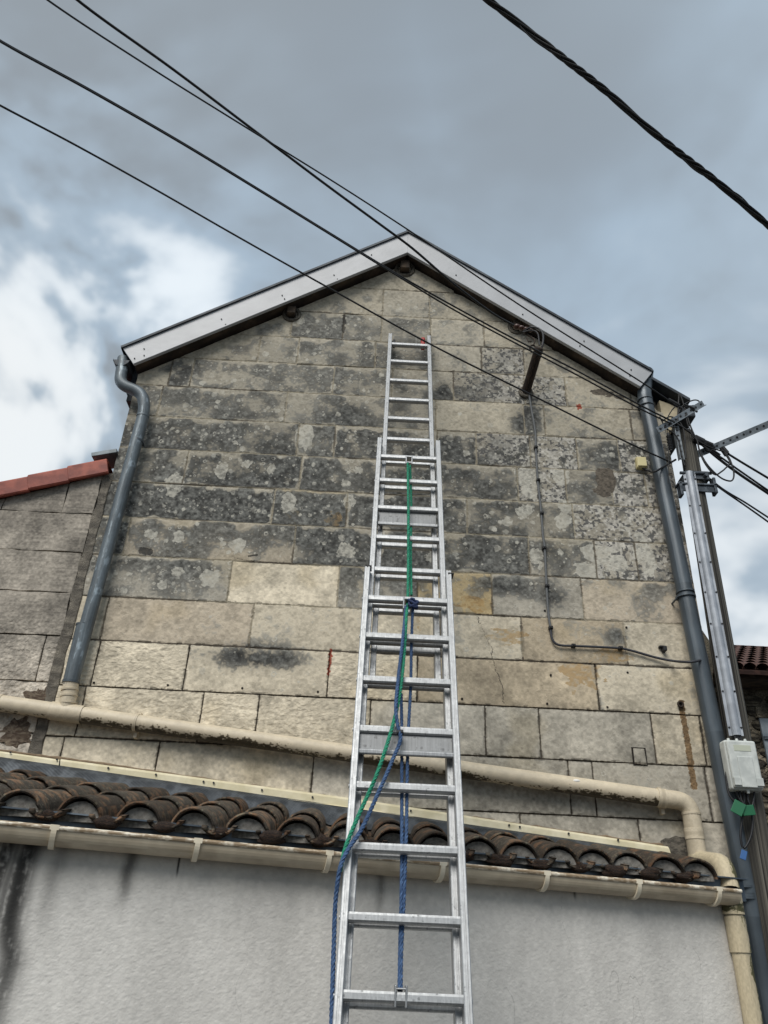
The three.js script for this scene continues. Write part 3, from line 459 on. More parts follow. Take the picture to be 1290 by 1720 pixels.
{
  const wallX0 = -2.6, s0 = wallX0;   // front wall as a sheet with uv in metres along ED
  const c0 = EN.clone().multiplyScalar(EC - 0.12); const sR = 1.72;
  const g = new THREE.PlaneGeometry(1, 1, 60, 30), p = g.attributes.position, u = g.attributes.uv;
  for (let i = 0; i < p.count; i++) { const s = mix(s0 - 0.6, sR, p.getX(i) + 0.5), y = mix(-0.2, 2.03, p.getY(i) + 0.5); const q = c0.clone().addScaledVector(ED, s); p.setXYZ(i, q.x, y, q.z + (fbm(s * 2, y * 2, 2) - 0.5) * 0.006); u.setXY(i, (s + 2.6) / 5.0, y / 2.5); }
  g.computeVertexNormals();
  const e = c0.clone().addScaledVector(ED, sR), r = c0.clone().addScaledVector(ED, sR);
  const side = beam(V3(r.x - 0.105, 0.9, r.z * 0.5 - 0.01), V3(r.x - 0.105, 0.9, r.z * 0.5), 0.2, 1, V3(1, 0, 0), 0); void side; void e;
  const ret = new THREE.PlaneGeometry(r.z - 0.01, 2.2, 4, 8); ret.rotateY(Math.PI / 2); ret.translate(r.x, 0.93, r.z / 2); const ru = ret.attributes.uv; for (let i = 0; i < ru.count; i++) ru.setXY(i, 0.8 + ru.getX(i) * 0.1, ru.getY(i) * 0.8);
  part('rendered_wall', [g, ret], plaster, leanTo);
  // fold of dark zinc between tiles and gutter
  const a = c0.clone().addScaledVector(ED, s0 - 0.6), b = c0.clone().addScaledVector(ED, sR + 0.12);
  a.addScaledVector(EN, 0.025); b.addScaledVector(EN, 0.025); a.y = eaveY(a.x) - 0.03; b.y = eaveY(b.x) - 0.03;
  const zf = part('zinc_fascia', [beam(a.clone().setY(a.y + 0.045), b.clone().setY(b.y + 0.045), 0.012, 0.10, EN, 0.002), beam(a.clone().setY(a.y + 0.098).addScaledVector(EN, 0.02), b.clone().setY(b.y + 0.098).addScaledVector(EN, 0.02), 0.06, 0.006, EN, 0)], new THREE.MeshStandardMaterial({ map: rep(tinted(hex(74, 84, 94), hex(112, 122, 130)), 1.5), roughness: 0.5, metalness: 0.45 }), leanTo); void zf;
  // canal tiles
  const tileTex = [0, 1, 2].map((k) => texture(256, 256, (uu, vv, c) => { const n = fbm(uu * 6 + k * 13, vv * 6 + k * 7, 5), f = fbm(uu * 40, vv * 40 + k * 5, 3), bands = fbm(uu * 1.5, vv * 34 + k * 9, 3); const t = sst(0.30, 0.56, n * 0.7 + f * 0.3 + (k - 1) * 0.02); const L = [0.19 + f * 0.13, 0.172 + f * 0.12, 0.148 + f * 0.105], O = [0.40 + f * 0.20, 0.305 + f * 0.16, 0.23 + f * 0.12]; const sp = sst(0.70, 0.76, fbm(uu * 30 + 5, vv * 30 + k, 2)); for (let q = 0; q < 3; q++) c[q] = mix(mix(O[q], L[q], t) * (0.88 + bands * 0.24), [0.50, 0.49, 0.42][q], sp * 0.55); }));
  const tileBump = texture(256, 256, (uu, vv, c) => { c[0] = c[1] = c[2] = fbm(uu * 8, vv * 60, 3) * 0.6 + fbm(uu * 40, vv * 40, 2) * 0.4; }, false);
  const tileMats = tileTex.flatMap((t) => ['#ffffff', '#d2c8be'].map((h) => { const m = new THREE.MeshStandardMaterial({ map: t, bumpMap: tileBump, bumpScale: 0.005, roughness: 0.95 }); m.color.set(h); return m; }));
  const endMat = new THREE.MeshStandardMaterial({ map: rep(tinted(hex(44, 36, 31), hex(98, 74, 59)), 6), bumpMap: rep(grit, 6), bumpScale: 0.012, roughness: 0.98 });
  
  const canal = (r0, r1, len, th, sign, seed, chip) => {     // half barrel, open down (sign 1) or up (-1); front at z=0, runs to -len
    const na = 14, nl = 7, pos = [], uv = [], idx = [], id = (l, a, o) => (l * (na + 1) + a) * 2 + o;
    for (let l = 0; l <= nl; l++) for (let a = 0; a <= na; a++) {
      const t = l / nl, ang = Math.PI * (a / na), r = mix(r0, r1, t) * (1 + (vn(a * 0.7 + seed, l * 1.3) - 0.5) * 0.05);
      let z = -t * len; if (l === 0) z -= chip * vn(a * 1.1 + seed, 5) * 0.03;
      for (let o = 0; o < 2; o++) { const rr = r - o * th; pos.push(-Math.cos(ang) * rr, sign > 0 ? Math.sin(ang) * rr * 0.97 : -Math.sin(ang) * rr * 0.52, z); uv.push(a / na * 0.9 + seed * 0.137, t * 1.5 + seed * 0.31); }
    }
    for (let l = 0; l < nl; l++) for (let a = 0; a < na; a++) { const A = id(l, a, 0), B = id(l, a + 1, 0), C = id(l + 1, a, 0), D = id(l + 1, a + 1, 0); idx.push(A, B, C, B, D, C); idx.push(A + 1, C + 1, B + 1, B + 1, C + 1, D + 1); }
    for (let a = 0; a < na; a++) { idx.push(id(0, a, 0), id(0, a, 1), id(0, a + 1, 0), id(0, a + 1, 0), id(0, a, 1), id(0, a + 1, 1)); }
    for (let l = 0; l < nl; l++) for (const a of [0, na]) idx.push(id(l, a, 0), id(l + 1, a, 0), id(l, a, 1), id(l, a, 1), id(l + 1, a, 0), id(l + 1, a, 1));
    const g2 = new THREE.BufferGeometry(); g2.setAttribute('position', new THREE.Float32BufferAttribute(pos, 3)); g2.setAttribute('uv', new THREE.Float32BufferAttribute(uv, 2)); g2.setIndex(idx); g2.computeVertexNormals(); return g2;
  };
  srand(33);
  const covers = [0, 1, 2, 3].map((k) => canal(0.101, 0.086, 0.48, 0.014, 1, k + 1, 0.7)), trays = [0, 1, 2].map((k) => canal(0.074, 0.066, 0.48, 0.02, -1, k + 11, 1.2));
  const fills = [], plugs = [];
  const backY = (x) => mix(2.40, 2.205, (x + 1.09) / 2.9) - 0.0;   // tile backs under the flashing
  const tile = (name, geo, x, y, z, pitch, m) => { const t = new THREE.Mesh(geo, m); t.name = name; t.castShadow = t.receiveShadow = true; t.position.set(x, y, z - leanTo.position.z); t.rotation.set(pitch, (rnd() - 0.5) * 0.05, (rnd() - 0.5) * 0.05); leanTo.add(t); return t; };
  for (let i = 0; i < 22; i++) {
    const x = 1.735 - (i * 0.186 + 0.00175 * i * (i - 1)) + (rnd() - 0.5) * 0.016, zE = ezAt(x, -0.035), yE = eaveY(x) + 0.044, run = zE - 0.02, pitch = Math.atan2(backY(x) - 0.085 - yE, run), n = Math.max(1, Math.ceil((run - 0.28) / 0.40));
    const xc = x + 0.0945 + 0.0017 * i;
    for (let r = 0; r < n; r++) {
      const zz = zE - r * 0.40 + (rnd() - 0.5) * 0.02, yy = yE + (zE - zz) * Math.tan(pitch) + r * 0.012;
      if (zz < 0.10) continue;
      const len = r === n - 1 ? (zz - 0.02) / 0.48 : 1;
      const c = tile('cover_tile', covers[Math.floor(rnd() * 4)], x, yy, zz, pitch + 0.012, tileMats[Math.floor(rnd() * 6)]); c.scale.z = len;
      if (i) { const t = tile('channel_tile', trays[Math.floor(rnd() * 3)], xc, yy + 0.022, zz + 0.016, pitch, tileMats[Math.floor(rnd() * 6)]); t.scale.z = len; }
    }
    const f = new THREE.CylinderGeometry(0.086, 0.086, 0.03, 14, 1, false, -Math.PI / 2, Math.PI); f.rotateX(-Math.PI / 2); f.scale(1, 0.96, 1); f.translate(x, yE - 0.004, zE - 0.04 - rnd() * 0.012); fills.push(f); const dl = new THREE.SphereGeometry(0.038 + rnd() * 0.016, 12, 8), dq = dl.attributes.position; for (let k = 0; k < dq.count; k++) { const w = 0.75 + 0.6 * vn(dq.getX(k) * 40 + i * 3, dq.getY(k) * 40 + dq.getZ(k) * 30); dq.setXYZ(k, dq.getX(k) * w * 1.15, dq.getY(k) * w * 0.55, dq.getZ(k) * w * 0.8); } dl.computeVertexNormals(); dl.translate(xc, yE + 0.006 - rnd() * 0.01, zE - 0.02 - rnd() * 0.02); if (i) plugs.push(dl);
  }
  part('mortar_fill', fills, new THREE.MeshStandardMaterial({ map: rep(tinted(hex(138, 134, 127), hex(172, 168, 160)), 2), bumpMap: rep(grit, 2), bumpScale: 0.008, roughness: 0.96 }), leanTo);
  part('dirt_plug', plugs, endMat, leanTo, { kind: 'stuff' });
  // roof deck under the tiles
  const dk = []; for (let i = 0; i <= 12; i++) { const x = mix(-3.0, 1.86, i / 12); dk.push([V3(x, eaveY(x) + 0.012, ezAt(x, -0.10)), V3(x, backY(x) - 0.13, -0.02)]); }
  { const pos = [], idx = []; dk.forEach(([p1, p2]) => pos.push(p1.x, p1.y, p1.z, p2.x, p2.y, p2.z)); for (let i = 0; i < 12; i++) idx.push(i * 2, i * 2 + 2, i * 2 + 1, i * 2 + 1, i * 2 + 2, i * 2 + 3); const d = new THREE.BufferGeometry(); d.setAttribute('position', new THREE.Float32BufferAttribute(pos, 3)); d.setIndex(idx); d.computeVertexNormals(); d.setAttribute('uv', new THREE.BufferAttribute(new Float32Array(pos.length / 3 * 2), 2)); part('roof_deck', d, darkWood, leanTo); }
  // cream flashing strip fixed to the wall, in two lengths, with a soft lead apron below
  const cream = new THREE.MeshStandardMaterial({ map: rep(tinted(hex(206, 196, 162), hex(226, 217, 188)), 2), roughness: 0.55 });
  const strip = (T0, T1, B0, B1) => { const t0 = at(...T0, 0.024), t1 = at(...T1, 0.024), b0 = at(...B0, 0.034), b1 = at(...B1, 0.034); const pos = []; const quad = (a2, b2, c2, d2) => { for (const q of [a2, b2, c2, a2, c2, d2]) pos.push(q.x, q.y, q.z); }; const in0 = t0.clone().setZ(-0.004), in1 = t1.clone().setZ(-0.004), lo0 = b0.clone().add(V3(0, -0.006, 0.012)), lo1 = b1.clone().add(V3(0, -0.006, 0.012)), m0 = t0.clone().lerp(b0, 0.25).add(V3(0, 0, 0.006)), m1 = t1.clone().lerp(b1, 0.25).add(V3(0, 0, 0.006)); quad(t0, t1, in1, in0); quad(m0, m1, t1, t0); quad(b0, b1, m1, m0); quad(lo0, lo1, b1, b0); quad(lo0.clone().setZ(0), lo1.clone().setZ(0), lo1, lo0); quad(b1, lo1, t1, m1); const q = new THREE.BufferGeometry(); q.setAttribute('position', new THREE.Float32BufferAttribute(pos, 3)); q.computeVertexNormals(); return uvBox(q); };
  const strips = [part('flashing_strip', strip([-90, 1249], [100, 1276], [-90, 1261], [99, 1289]), cream, leanTo), part('flashing_strip', strip([102, 1275], [600, 1342], [101, 1290], [600, 1357]), cream, leanTo), part('flashing_strip', strip([602, 1342.3], [1122, 1422], [602, 1357.3], [1128, 1437]), cream, leanTo)];
  for (const [x, y, k] of [[18, 1264, 0], [96, 1276, 0], [182, 1290, 1], [262, 1301, 1], [342, 1313, 1], [359, 1315, 1], [440, 1327, 1], [525, 1339, 1], [690, 1362, 2], [855, 1386, 2], [873, 1389, 2], [955, 1400, 2], [1038, 1411, 2]]) { const p = at(x, y, 0.036); part('screw', rod(p, p.clone().add(V3(0, 0, 0.006)), 0.006, 0.006, 8), screwMat, strips[k]); }
  const sealant = []; srand(5); for (let i = 0; i < 90; i++) { const t = i / 89, px = mix(-20, 1120, t), py = px < 101 ? mix(1259, 1275, (px + 20) / 121) : mix(1274.5, 1422, (px - 101) / 1019); sealant.push(at(px, py - 1.5 + rnd() * 1.5, 0.012)); }
  part('mortar_bead', pipe(sealant, sealant.map(() => 0.006 + rnd() * 0.007), 6), new THREE.MeshStandardMaterial({ map: rep(tinted(hex(104, 88, 70), hex(150, 132, 108)), 4), roughness: 0.97 }), leanTo);
  const lead = new THREE.MeshStandardMaterial({ map: rep(tinted(hex(50, 55, 60), hex(80, 85, 90)), 3), bumpMap: texture(256, 256, (uu, vv, c) => { const a = Math.abs(((uu * 16 + vv * 8) % 1) - 0.5) + Math.abs(((vv * 16 - uu * 8 + 64) % 1) - 0.5); c[0] = c[1] = c[2] = a; }, false), bumpScale: 0.0015, roughness: 0.55, metalness: 0.35 }); lead.bumpMap.repeat.set(4, 4);
  { const n = 240, m = 6, pos = [], uvs = [], idx = []; for (let i = 0; i <= n; i++) { const x = mix(-3.0, 1.86, i / n), ii = (-0.18425 + Math.sqrt(Math.max(0, 0.18425 ** 2 + 0.007 * (1.735 - x)))) / 0.0035, ph = ii, w = Math.cos(ph * 2 * Math.PI), yb = at(645, 860, 0).y * 0 + mix(2.575, 2.208, (x + 2.17) / 3.95); for (let k = 0; k <= m; k++) { const t = k / m, z = 0.012 + t * 0.15, y = mix(yb, backY(x) - 0.035 + w * 0.022 * t + (z < 0.1 ? 0 : 0) - t * 0.028, sst(0, 1, t)); pos.push(x, y, z); uvs.push(x, t * 0.2); } } for (let i = 0; i < n; i++) for (let k = 0; k < m; k++) { const a2 = i * (m + 1) + k, b2 = a2 + m + 1; idx.push(a2, a2 + 1, b2, a2 + 1, b2 + 1, b2); } const q = new THREE.BufferGeometry(); q.setAttribute('position', new THREE.Float32BufferAttribute(pos, 3)); q.setAttribute('uv', new THREE.Float32BufferAttribute(uvs, 2)); q.setIndex(idx); q.computeVertexNormals(); part('lead_apron', q, lead, leanTo); }
  // smear of grey mortar where the strip stops
  const sm = (x, y, r, s) => { const p = at(x, y, 0.01), q = new THREE.SphereGeometry(r, 16, 10), w = q.attributes.position; for (let i = 0; i < w.count; i++) { const k = 0.6 + fbm(w.getX(i) * 30 + s, w.getY(i) * 30, 3) * 0.8; w.setXYZ(i, w.getX(i) * k * 1.2, w.getY(i) * k, w.getZ(i) * 0.3); } q.computeVertexNormals(); q.translate(p.x, p.y, p.z); return q; };
  part('mortar_smear', [sm(1138, 1422, 0.07, 1), sm(1155, 1428, 0.06, 7), sm(1125, 1418, 0.04, 17)], mortarGrey, leanTo);
}

// ------------------------------------------------------------------ beige gutter along the lean-to eave
const pvcTex = (dirt, seed) => texture(1024, 256, (u, v, c) => { const n = fbm(u * 70 + seed, v * 8, 4), f = fbm(u * 230, v * 34 + seed, 3), a = Math.cos((v - 0.53) * 2 * Math.PI); let l = 0.79 + (n - 0.5) * 0.10 + (f - 0.5) * 0.05; const m = dirt * sst(0.56, 0.72, a * 0.42 + n * 0.42 + f * 0.42 - 0.045 + (fbm(u * 6 + seed, 3, 2) - 0.5) * 0.7); c[0] = mix(l, 0.16 + f * 0.16, m); c[1] = mix(l * 0.935, 0.135 + f * 0.14, m); c[2] = mix(l * 0.815, 0.09 + f * 0.11, m); }, true, true);
const pvcDirty = new THREE.MeshStandardMaterial({ map: rep(pvcTex(1, 3), 1 / 3, 1), roughness: 0.55 });
const pvc = new THREE.MeshStandardMaterial({ map: rep(pvcTex(0.15, 9), 0.5, 1), roughness: 0.5 });
const pvcMossy = new THREE.MeshStandardMaterial({ map: texture(512, 512, (u, v, c) => { const n = fbm(u * 12, v * 6, 5), f = fbm(u * 70, v * 40, 3), m = sst(0.56, 0.70, n * 0.5 + f * 0.32 + Math.cos((v - 0.70) * 2 * Math.PI) * 0.30 + 0.05); const l = 0.74 + (f - 0.5) * 0.12; c[0] = mix(l, 0.21 + f * 0.14, m); c[1] = mix(l * 0.93, 0.20 + f * 0.14, m); c[2] = mix(l * 0.78, 0.12 + f * 0.08, m); }), roughness: 0.7 });
const gutterMat = new THREE.MeshStandardMaterial({ map: rep(tinted(hex(168, 154, 132), hex(196, 183, 160)), 1.3), roughness: 0.5 });
const lipMat = new THREE.MeshStandardMaterial({ map: rep(tinted(hex(150, 130, 104), hex(232, 223, 204), 8, 8, 3.2), 4), roughness: 0.5 });
{
  const e0 = EN.clone().multiplyScalar(EC).addScaledVector(ED, -3.2), e1 = EN.clone().multiplyScalar(EC).addScaledVector(ED, 1.74);
  e0.y = eaveY(e0.x); e1.y = eaveY(e1.x);
  const gutter = thing('roof_gutter', 'beige half-round plastic gutter under the row of clay tiles', 'gutter', e1.clone().setY(0));
  const R = 0.062, sec = []; for (let i = 0; i <= 16; i++) { const a = Math.PI * i / 16; sec.push([Math.cos(a) * R, -Math.sin(a) * R]); } for (let i = 16; i >= 0; i--) { const a = Math.PI * i / 16; sec.push([Math.cos(a) * (R - 0.004), -Math.sin(a) * (R - 0.004)]); }
  // section: x outwards along EN, y up
  const along = (s0, s1, pts, m, name) => { const p = e0.clone().lerp(e1, s0).addScaledVector(EN, -R), q = e0.clone().lerp(e1, s1).addScaledVector(EN, -R); const d = q.clone().sub(p).normalize(), up = V3(0, 1, 0).addScaledVector(d, -d.y).normalize(), x = up.clone().cross(d).normalize(); const sh = new THREE.Shape(pts.map(([a, b]) => new THREE.Vector2(-a, b))); const g = new THREE.ExtrudeGeometry(sh, { depth: p.distanceTo(q), bevelEnabled: false, curveSegments: 8 }); g.applyMatrix4(new THREE.Matrix4().makeBasis(x, up, d).setPosition(p)); return part(name, uvBox(g), m, gutter); };
  along(0, 1, sec, gutterMat, 'trough');
  const bead = []; for (let i = 0; i < 10; i++) { const a = i / 10 * 2 * Math.PI; bead.push([R + 0.001 + Math.cos(a) * 0.0095, 0.003 + Math.sin(a) * 0.0095]); } along(0, 1, bead, lipMat, 'front_bead');
  const br = []; for (let i = 0; i <= 16; i++) { const a = Math.PI * (i / 16 * 0.86 - 0.02); br.push([Math.cos(a) * (R + 0.011), -Math.sin(a) * (R + 0.011)]); } for (let i = 16; i >= 0; i--) { const a = Math.PI * (i / 16 * 0.86 - 0.02); br.push([Math.cos(a) * (R + 0.001), -Math.sin(a) * (R + 0.001)]); } 
  const clipMat = new THREE.MeshStandardMaterial({ map: rep(tinted(hex(214, 202, 178), hex(228, 218, 196)), 2), roughness: 0.5 });
  for (const px of [88, 328, 548, 738, 912, 1066, 1200]) { const q = onPlane(px, 1383 + px * 0.0923, EN, EC), t = q.clone().sub(e0).dot(ED) / 4.915; along(t - 0.0022, t + 0.0022, br, clipMat, 'bracket'); along(t - 0.0036, t + 0.0036, [[R - 0.012, -0.006], [R + 0.0105, -0.006], [R + 0.0105, 0.014], [R - 0.012, 0.014]], clipMat, 'bracket_clip'); }
  const cap = new THREE.CircleGeometry(R, 16, Math.PI, Math.PI); cap.rotateY(Math.PI / 2 + EA); cap.translate(e1.x - EN.x * R, e1.y, e1.z - EN.z * R); part('end_cap', cap, gutterMat, gutter);
}
// beige waste pipe sloping across the gable, with tee, elbow, offset and the fall pipe at the corner
{
  const r = 0.05, L0 = at(-70, 1171, 0.075), L1 = at(1148, 1346, 0.075), E1 = at(1178, 1436, 0.075);
  const wp = thing('waste_pipe', 'beige plastic pipe sloping across the gable, its underside black with algae', 'pipe', V3(L1.x, 0, 0.075));
  const p1 = L1.clone().lerp(L0, 0.03), top = bendPath([p1, L1.clone().add(V3(0.035, 0, 0)), E1.clone().setX(L1.x + 0.035)], 0.09, 8);
  const main = [L0]; for (let i = 1; i < 40; i++) main.push(L0.clone().lerp(p1, i / 40)); main.push(p1); part('pipe_run', pipe(main, r, 20), pvcDirty, wp);
  part('elbow', pipe(top, r + 0.002, 18), pvc, wp);
  const E1x = top[top.length - 1], F0 = E1x.clone().add(V3(0, -0.03, 0)), G = at(1213, 1462, 0.40); 
  const off = bendPath([E1x, F0, at(1216, 1452, 0.36), at(1226, 1496, 0.41)], 0.1, 8); part('elbow', pipe(off, r + 0.003, 18), pvcMossy, wp); void G;
  const d0 = off[off.length - 1], d1 = at(1272, 1722, 0.41); const dn = d1.clone().sub(d0).normalize(); const d2 = d0.clone().addScaledVector(V3(0, -1, 0).lerp(dn, 0.5).normalize(), 2.1);
  const foot = V3(d0.x + 0.02, 0, d0.z); void d2; void dn;
  part('fall_pipe', pipe([d0, d0.clone().lerp(foot, 0.1), d0.clone().lerp(foot, 0.5), foot], 0.045, 18), pvcMossy, wp, { label: 'mossy fall pipe at the corner of the lean-to' });
  const collar = (p, d, rr, w, m) => part('collar', rod(p.clone().addScaledVector(d, -w / 2), p.clone().addScaledVector(d, w / 2), rr, rr, 20), m, wp);
  const dir = L1.clone().sub(L0).normalize(), down = V3(0, -1, 0);
  collar(p1, dir, r + 0.005, 0.05, pvc); collar(E1x.clone().add(V3(0, 0.11, 0)), down, r + 0.005, 0.06, pvc); collar(E1x.clone().add(V3(0, 0.22, 0)), down, r + 0.005, 0.012, pvc);
  collar(d0.clone().add(V3(0, -0.06, 0)), down, 0.053, 0.10, pvcMossy); part('collar', pipe([d0.clone().add(V3(0, -0.12, 0)), d0.clone().add(V3(0.002, -0.28, 0))], 0.051, 18), pvcMossy, wp);
  // tee under the zinc pipe
  const T = L0.clone().lerp(L1, (at(113, 1195, 0.075).x - L0.x) / (L1.x - L0.x)), t1 = at(118, 1152, 0.085);
  part('tee', [pipe([T.clone().addScaledVector(dir, -0.1), T.clone().addScaledVector(dir, 0.1)], r + 0.005, 20)], pvc, wp);
  part('tee', [pipe([T.clone().add(V3(-0.01, 0, 0)), T.clone().lerp(t1, 0.55), t1.clone().add(V3(0, 0.03, 0))], 0.047, 18)], pvc, wp);
  for (const [k, rr] of [[0.35, 0.05], [0.62, 0.051], [0.85, 0.052]]) collar(T.clone().lerp(t1, k), t1.clone().sub(T).normalize(), rr, 0.01, pvc);
  collar(L0.clone().lerp(L1, 0.06), dir, r + 0.004, 0.012, pvc);
  for (const px of [226, 1098]) { const p = L0.clone().lerp(L1, (at(px, 1230, 0.075).x - L0.x) / (L1.x - L0.x)); const c = part('pipe_clip', [rod(p.clone().addScaledVector(dir, -0.009), p.clone().addScaledVector(dir, 0.009), r + 0.004, r + 0.004, 20), box(p.x - 0.011, p.x + 0.011, p.y - 0.085, p.y - 0.04, p.z - 0.06, p.z - 0.02), box(p.x - 0.011, p.x + 0.011, p.y + 0.04, p.y + 0.07, p.z - 0.07, p.z - 0.03)], pvc, wp); void c; }
  // bird dropping on the pipe
  const bd = at(969, 1311, 0.128), g = new THREE.SphereGeometry(0.022, 12, 8); g.scale(1, 0.42, 0.35); g.translate(bd.x, bd.y, bd.z - 0.01); const g2 = new THREE.SphereGeometry(0.030, 12, 8); g2.scale(1, 0.5, 0.3); g2.translate(bd.x - 0.004, bd.y - 0.004, bd.z - 0.016);
  part('bird_dropping', g, mat('#e8e6e0', 0.8), wp); part('dark_stain', g2, mat('#1d1a15', 0.9), wp);
}

// ------------------------------------------------------------------ zinc downpipes
const zincDark = new THREE.MeshStandardMaterial({ map: rep(texture(256, 256, (u, v, c) => { const l = 0.335 + (fbm(u * 5, v * 5, 5) - 0.5) * 0.14; c[0] = l * 0.90; c[1] = l * 0.99; c[2] = l * 1.06; }), 1, 1), roughness: 0.38, metalness: 0.2 });
{
  const r = 0.045;
  const pts = bendPath([at(207, 603, 0.06), at(201, 645, 0.10), at(240, 661, 0.10), at(243, 690, 0.10), at(118, 1152, 0.085)], 0.075, 7);
  const dp = thing('drainpipe', 'blue-grey zinc downpipe with a swan neck at the left edge of the gable', 'drainpipe', at(118, 1152, 0.085));
  part('pipe_run', pipe(pts, r, 20), zinc, dp);
  const mk = (px, py, w, t, n, z = 0.092, m = zincDark) => { const a = at(px, py, z), d = at(118, 1152, 0.085).sub(at(243, 690, 0.10)).normalize(); return part(n, rod(a.clone().addScaledVector(d, -w / 2), a.clone().addScaledVector(d, w / 2), r + t, r + t, 20), m, dp); };
  mk(230, 742, 0.016, 0.006, 'bracket'); mk(140, 1051, 0.012, 0.004, 'seam_ring', 0.09); mk(119, 1146, 0.014, 0.007, 'bracket', 0.086); mk(240, 700, 0.012, 0.003, 'seam_ring', 0.1, zinc);
  const sl = pipe([at(141, 1051, 0.09), at(119, 1146, 0.086)], r + 0.0035, 20); part('sleeve', sl, zinc, dp);
  const b0 = at(240, 745, 0.03), b1 = b0.clone().setZ(-0.03); part('bracket', [rod(b0.clone().add(V3(0, 0, 0.05)), b1, 0.006)], zincDark, dp);
}
{
  const r = 0.055, P0 = at(1082, 662, 0.065), P1 = at(1160, 1040, 0.095), P2 = at(1256, 1500, 0.10), foot = V3(P2.x - 0.02, 0, 0.10);
  const dp = thing('drainpipe', 'thick dark grey downpipe running the full height of the right-hand corner', 'drainpipe', foot);
  const top = at(1086, 625, -0.02);
  part('pipe_run', pipe(bendPath([top, P0, P1, P2, foot], 0.04, 4), r, 22), zincDark, dp);
  const ringAt = (px, py, z, w, t, n = 'collar') => { const a = at(px, py, z), d = P1.clone().sub(P0).normalize(); part(n, rod(a.clone().addScaledVector(d, -w / 2), a.clone().addScaledVector(d, w / 2), r + t, r + t, 22), zincDark, dp); };
  ringAt(1083, 672, 0.066, 0.02, 0.006); ringAt(1085, 683, 0.067, 0.014, 0.009, 'bracket'); ringAt(1151, 995, 0.095, 0.014, 0.007); ringAt(1152, 1003, 0.095, 0.016, 0.010, 'bracket'); ringAt(1249, 1506, 0.10, 0.03, 0.012, 'bracket'); ringAt(1247, 1490, 0.10, 0.012, 0.008);
  const ear = at(1136, 1006, 0.08); part('bracket', [rod(ear.clone().add(V3(-0.01, 0, 0.02)), ear.clone().add(V3(0.05, 0, 0)), 0.008), rod(ear.clone().setZ(-0.02), ear, 0.007)], zincDark, dp);
}

// ------------------------------------------------------------------ aluminium extension ladder
const TL = 0.345, LN = V3(0, TL, 1).normalize(), LU = V3(0, 1, -TL).normalize(), LX = V3(1, 0, 0);
const planeC = (off) => (0.05 + TL * 6.1 + off) / Math.hypot(TL, 1);
const onLad = (px, py, off) => onPlane(px, py, LN, planeC(off));
const ladP = (x, y, off) => V3(x, y, 0.05 + TL * (6.1 - y) + off);
const aluTex = texture(512, 512, (u, v, c) => { const n = fbm(u * 8, v * 8, 5, 8), s = fbm(u * 64, v * 4, 3, 256), sp = sst(0.72, 0.78, fbm(u * 32, v * 32, 2, 32)); const l = 0.655 + (n - 0.5) * 0.05 + (s - 0.5) * 0.10 + sp * 0.03 - sst(0.72, 0.82, fbm(u * 16, v * 16, 3, 16)) * 0.14; c[0] = l * 0.985; c[1] = l * 0.995; c[2] = l; });
const aluRough = texture(256, 256, (u, v, c) => { c[0] = c[1] = c[2] = 0.52 + (fbm(u * 16, v * 16, 4, 16) - 0.5) * 0.2; }, false);
const alu = new THREE.MeshStandardMaterial({ map: rep(aluTex, 4), roughnessMap: rep(aluRough, 5), roughness: 1, metalness: 0.78 });
const aluDull = new THREE.MeshStandardMaterial({ map: rep(aluTex, 3), roughness: 0.62, metalness: 0.7 }); aluDull.color.setScalar(0.62);
const blackPlastic = mat('#17181a', 0.6), redPlastic = mat('#a31d16', 0.5);
const ladder = thing('extension_ladder', 'tall three-section aluminium extension ladder leaning against the gable wall', 'ladder', V3(0.165, 0, 0.05 + TL * 6.1 + 0.14));
const cx = (y) => 0.168 + 0.0058 * (y - 1.45);
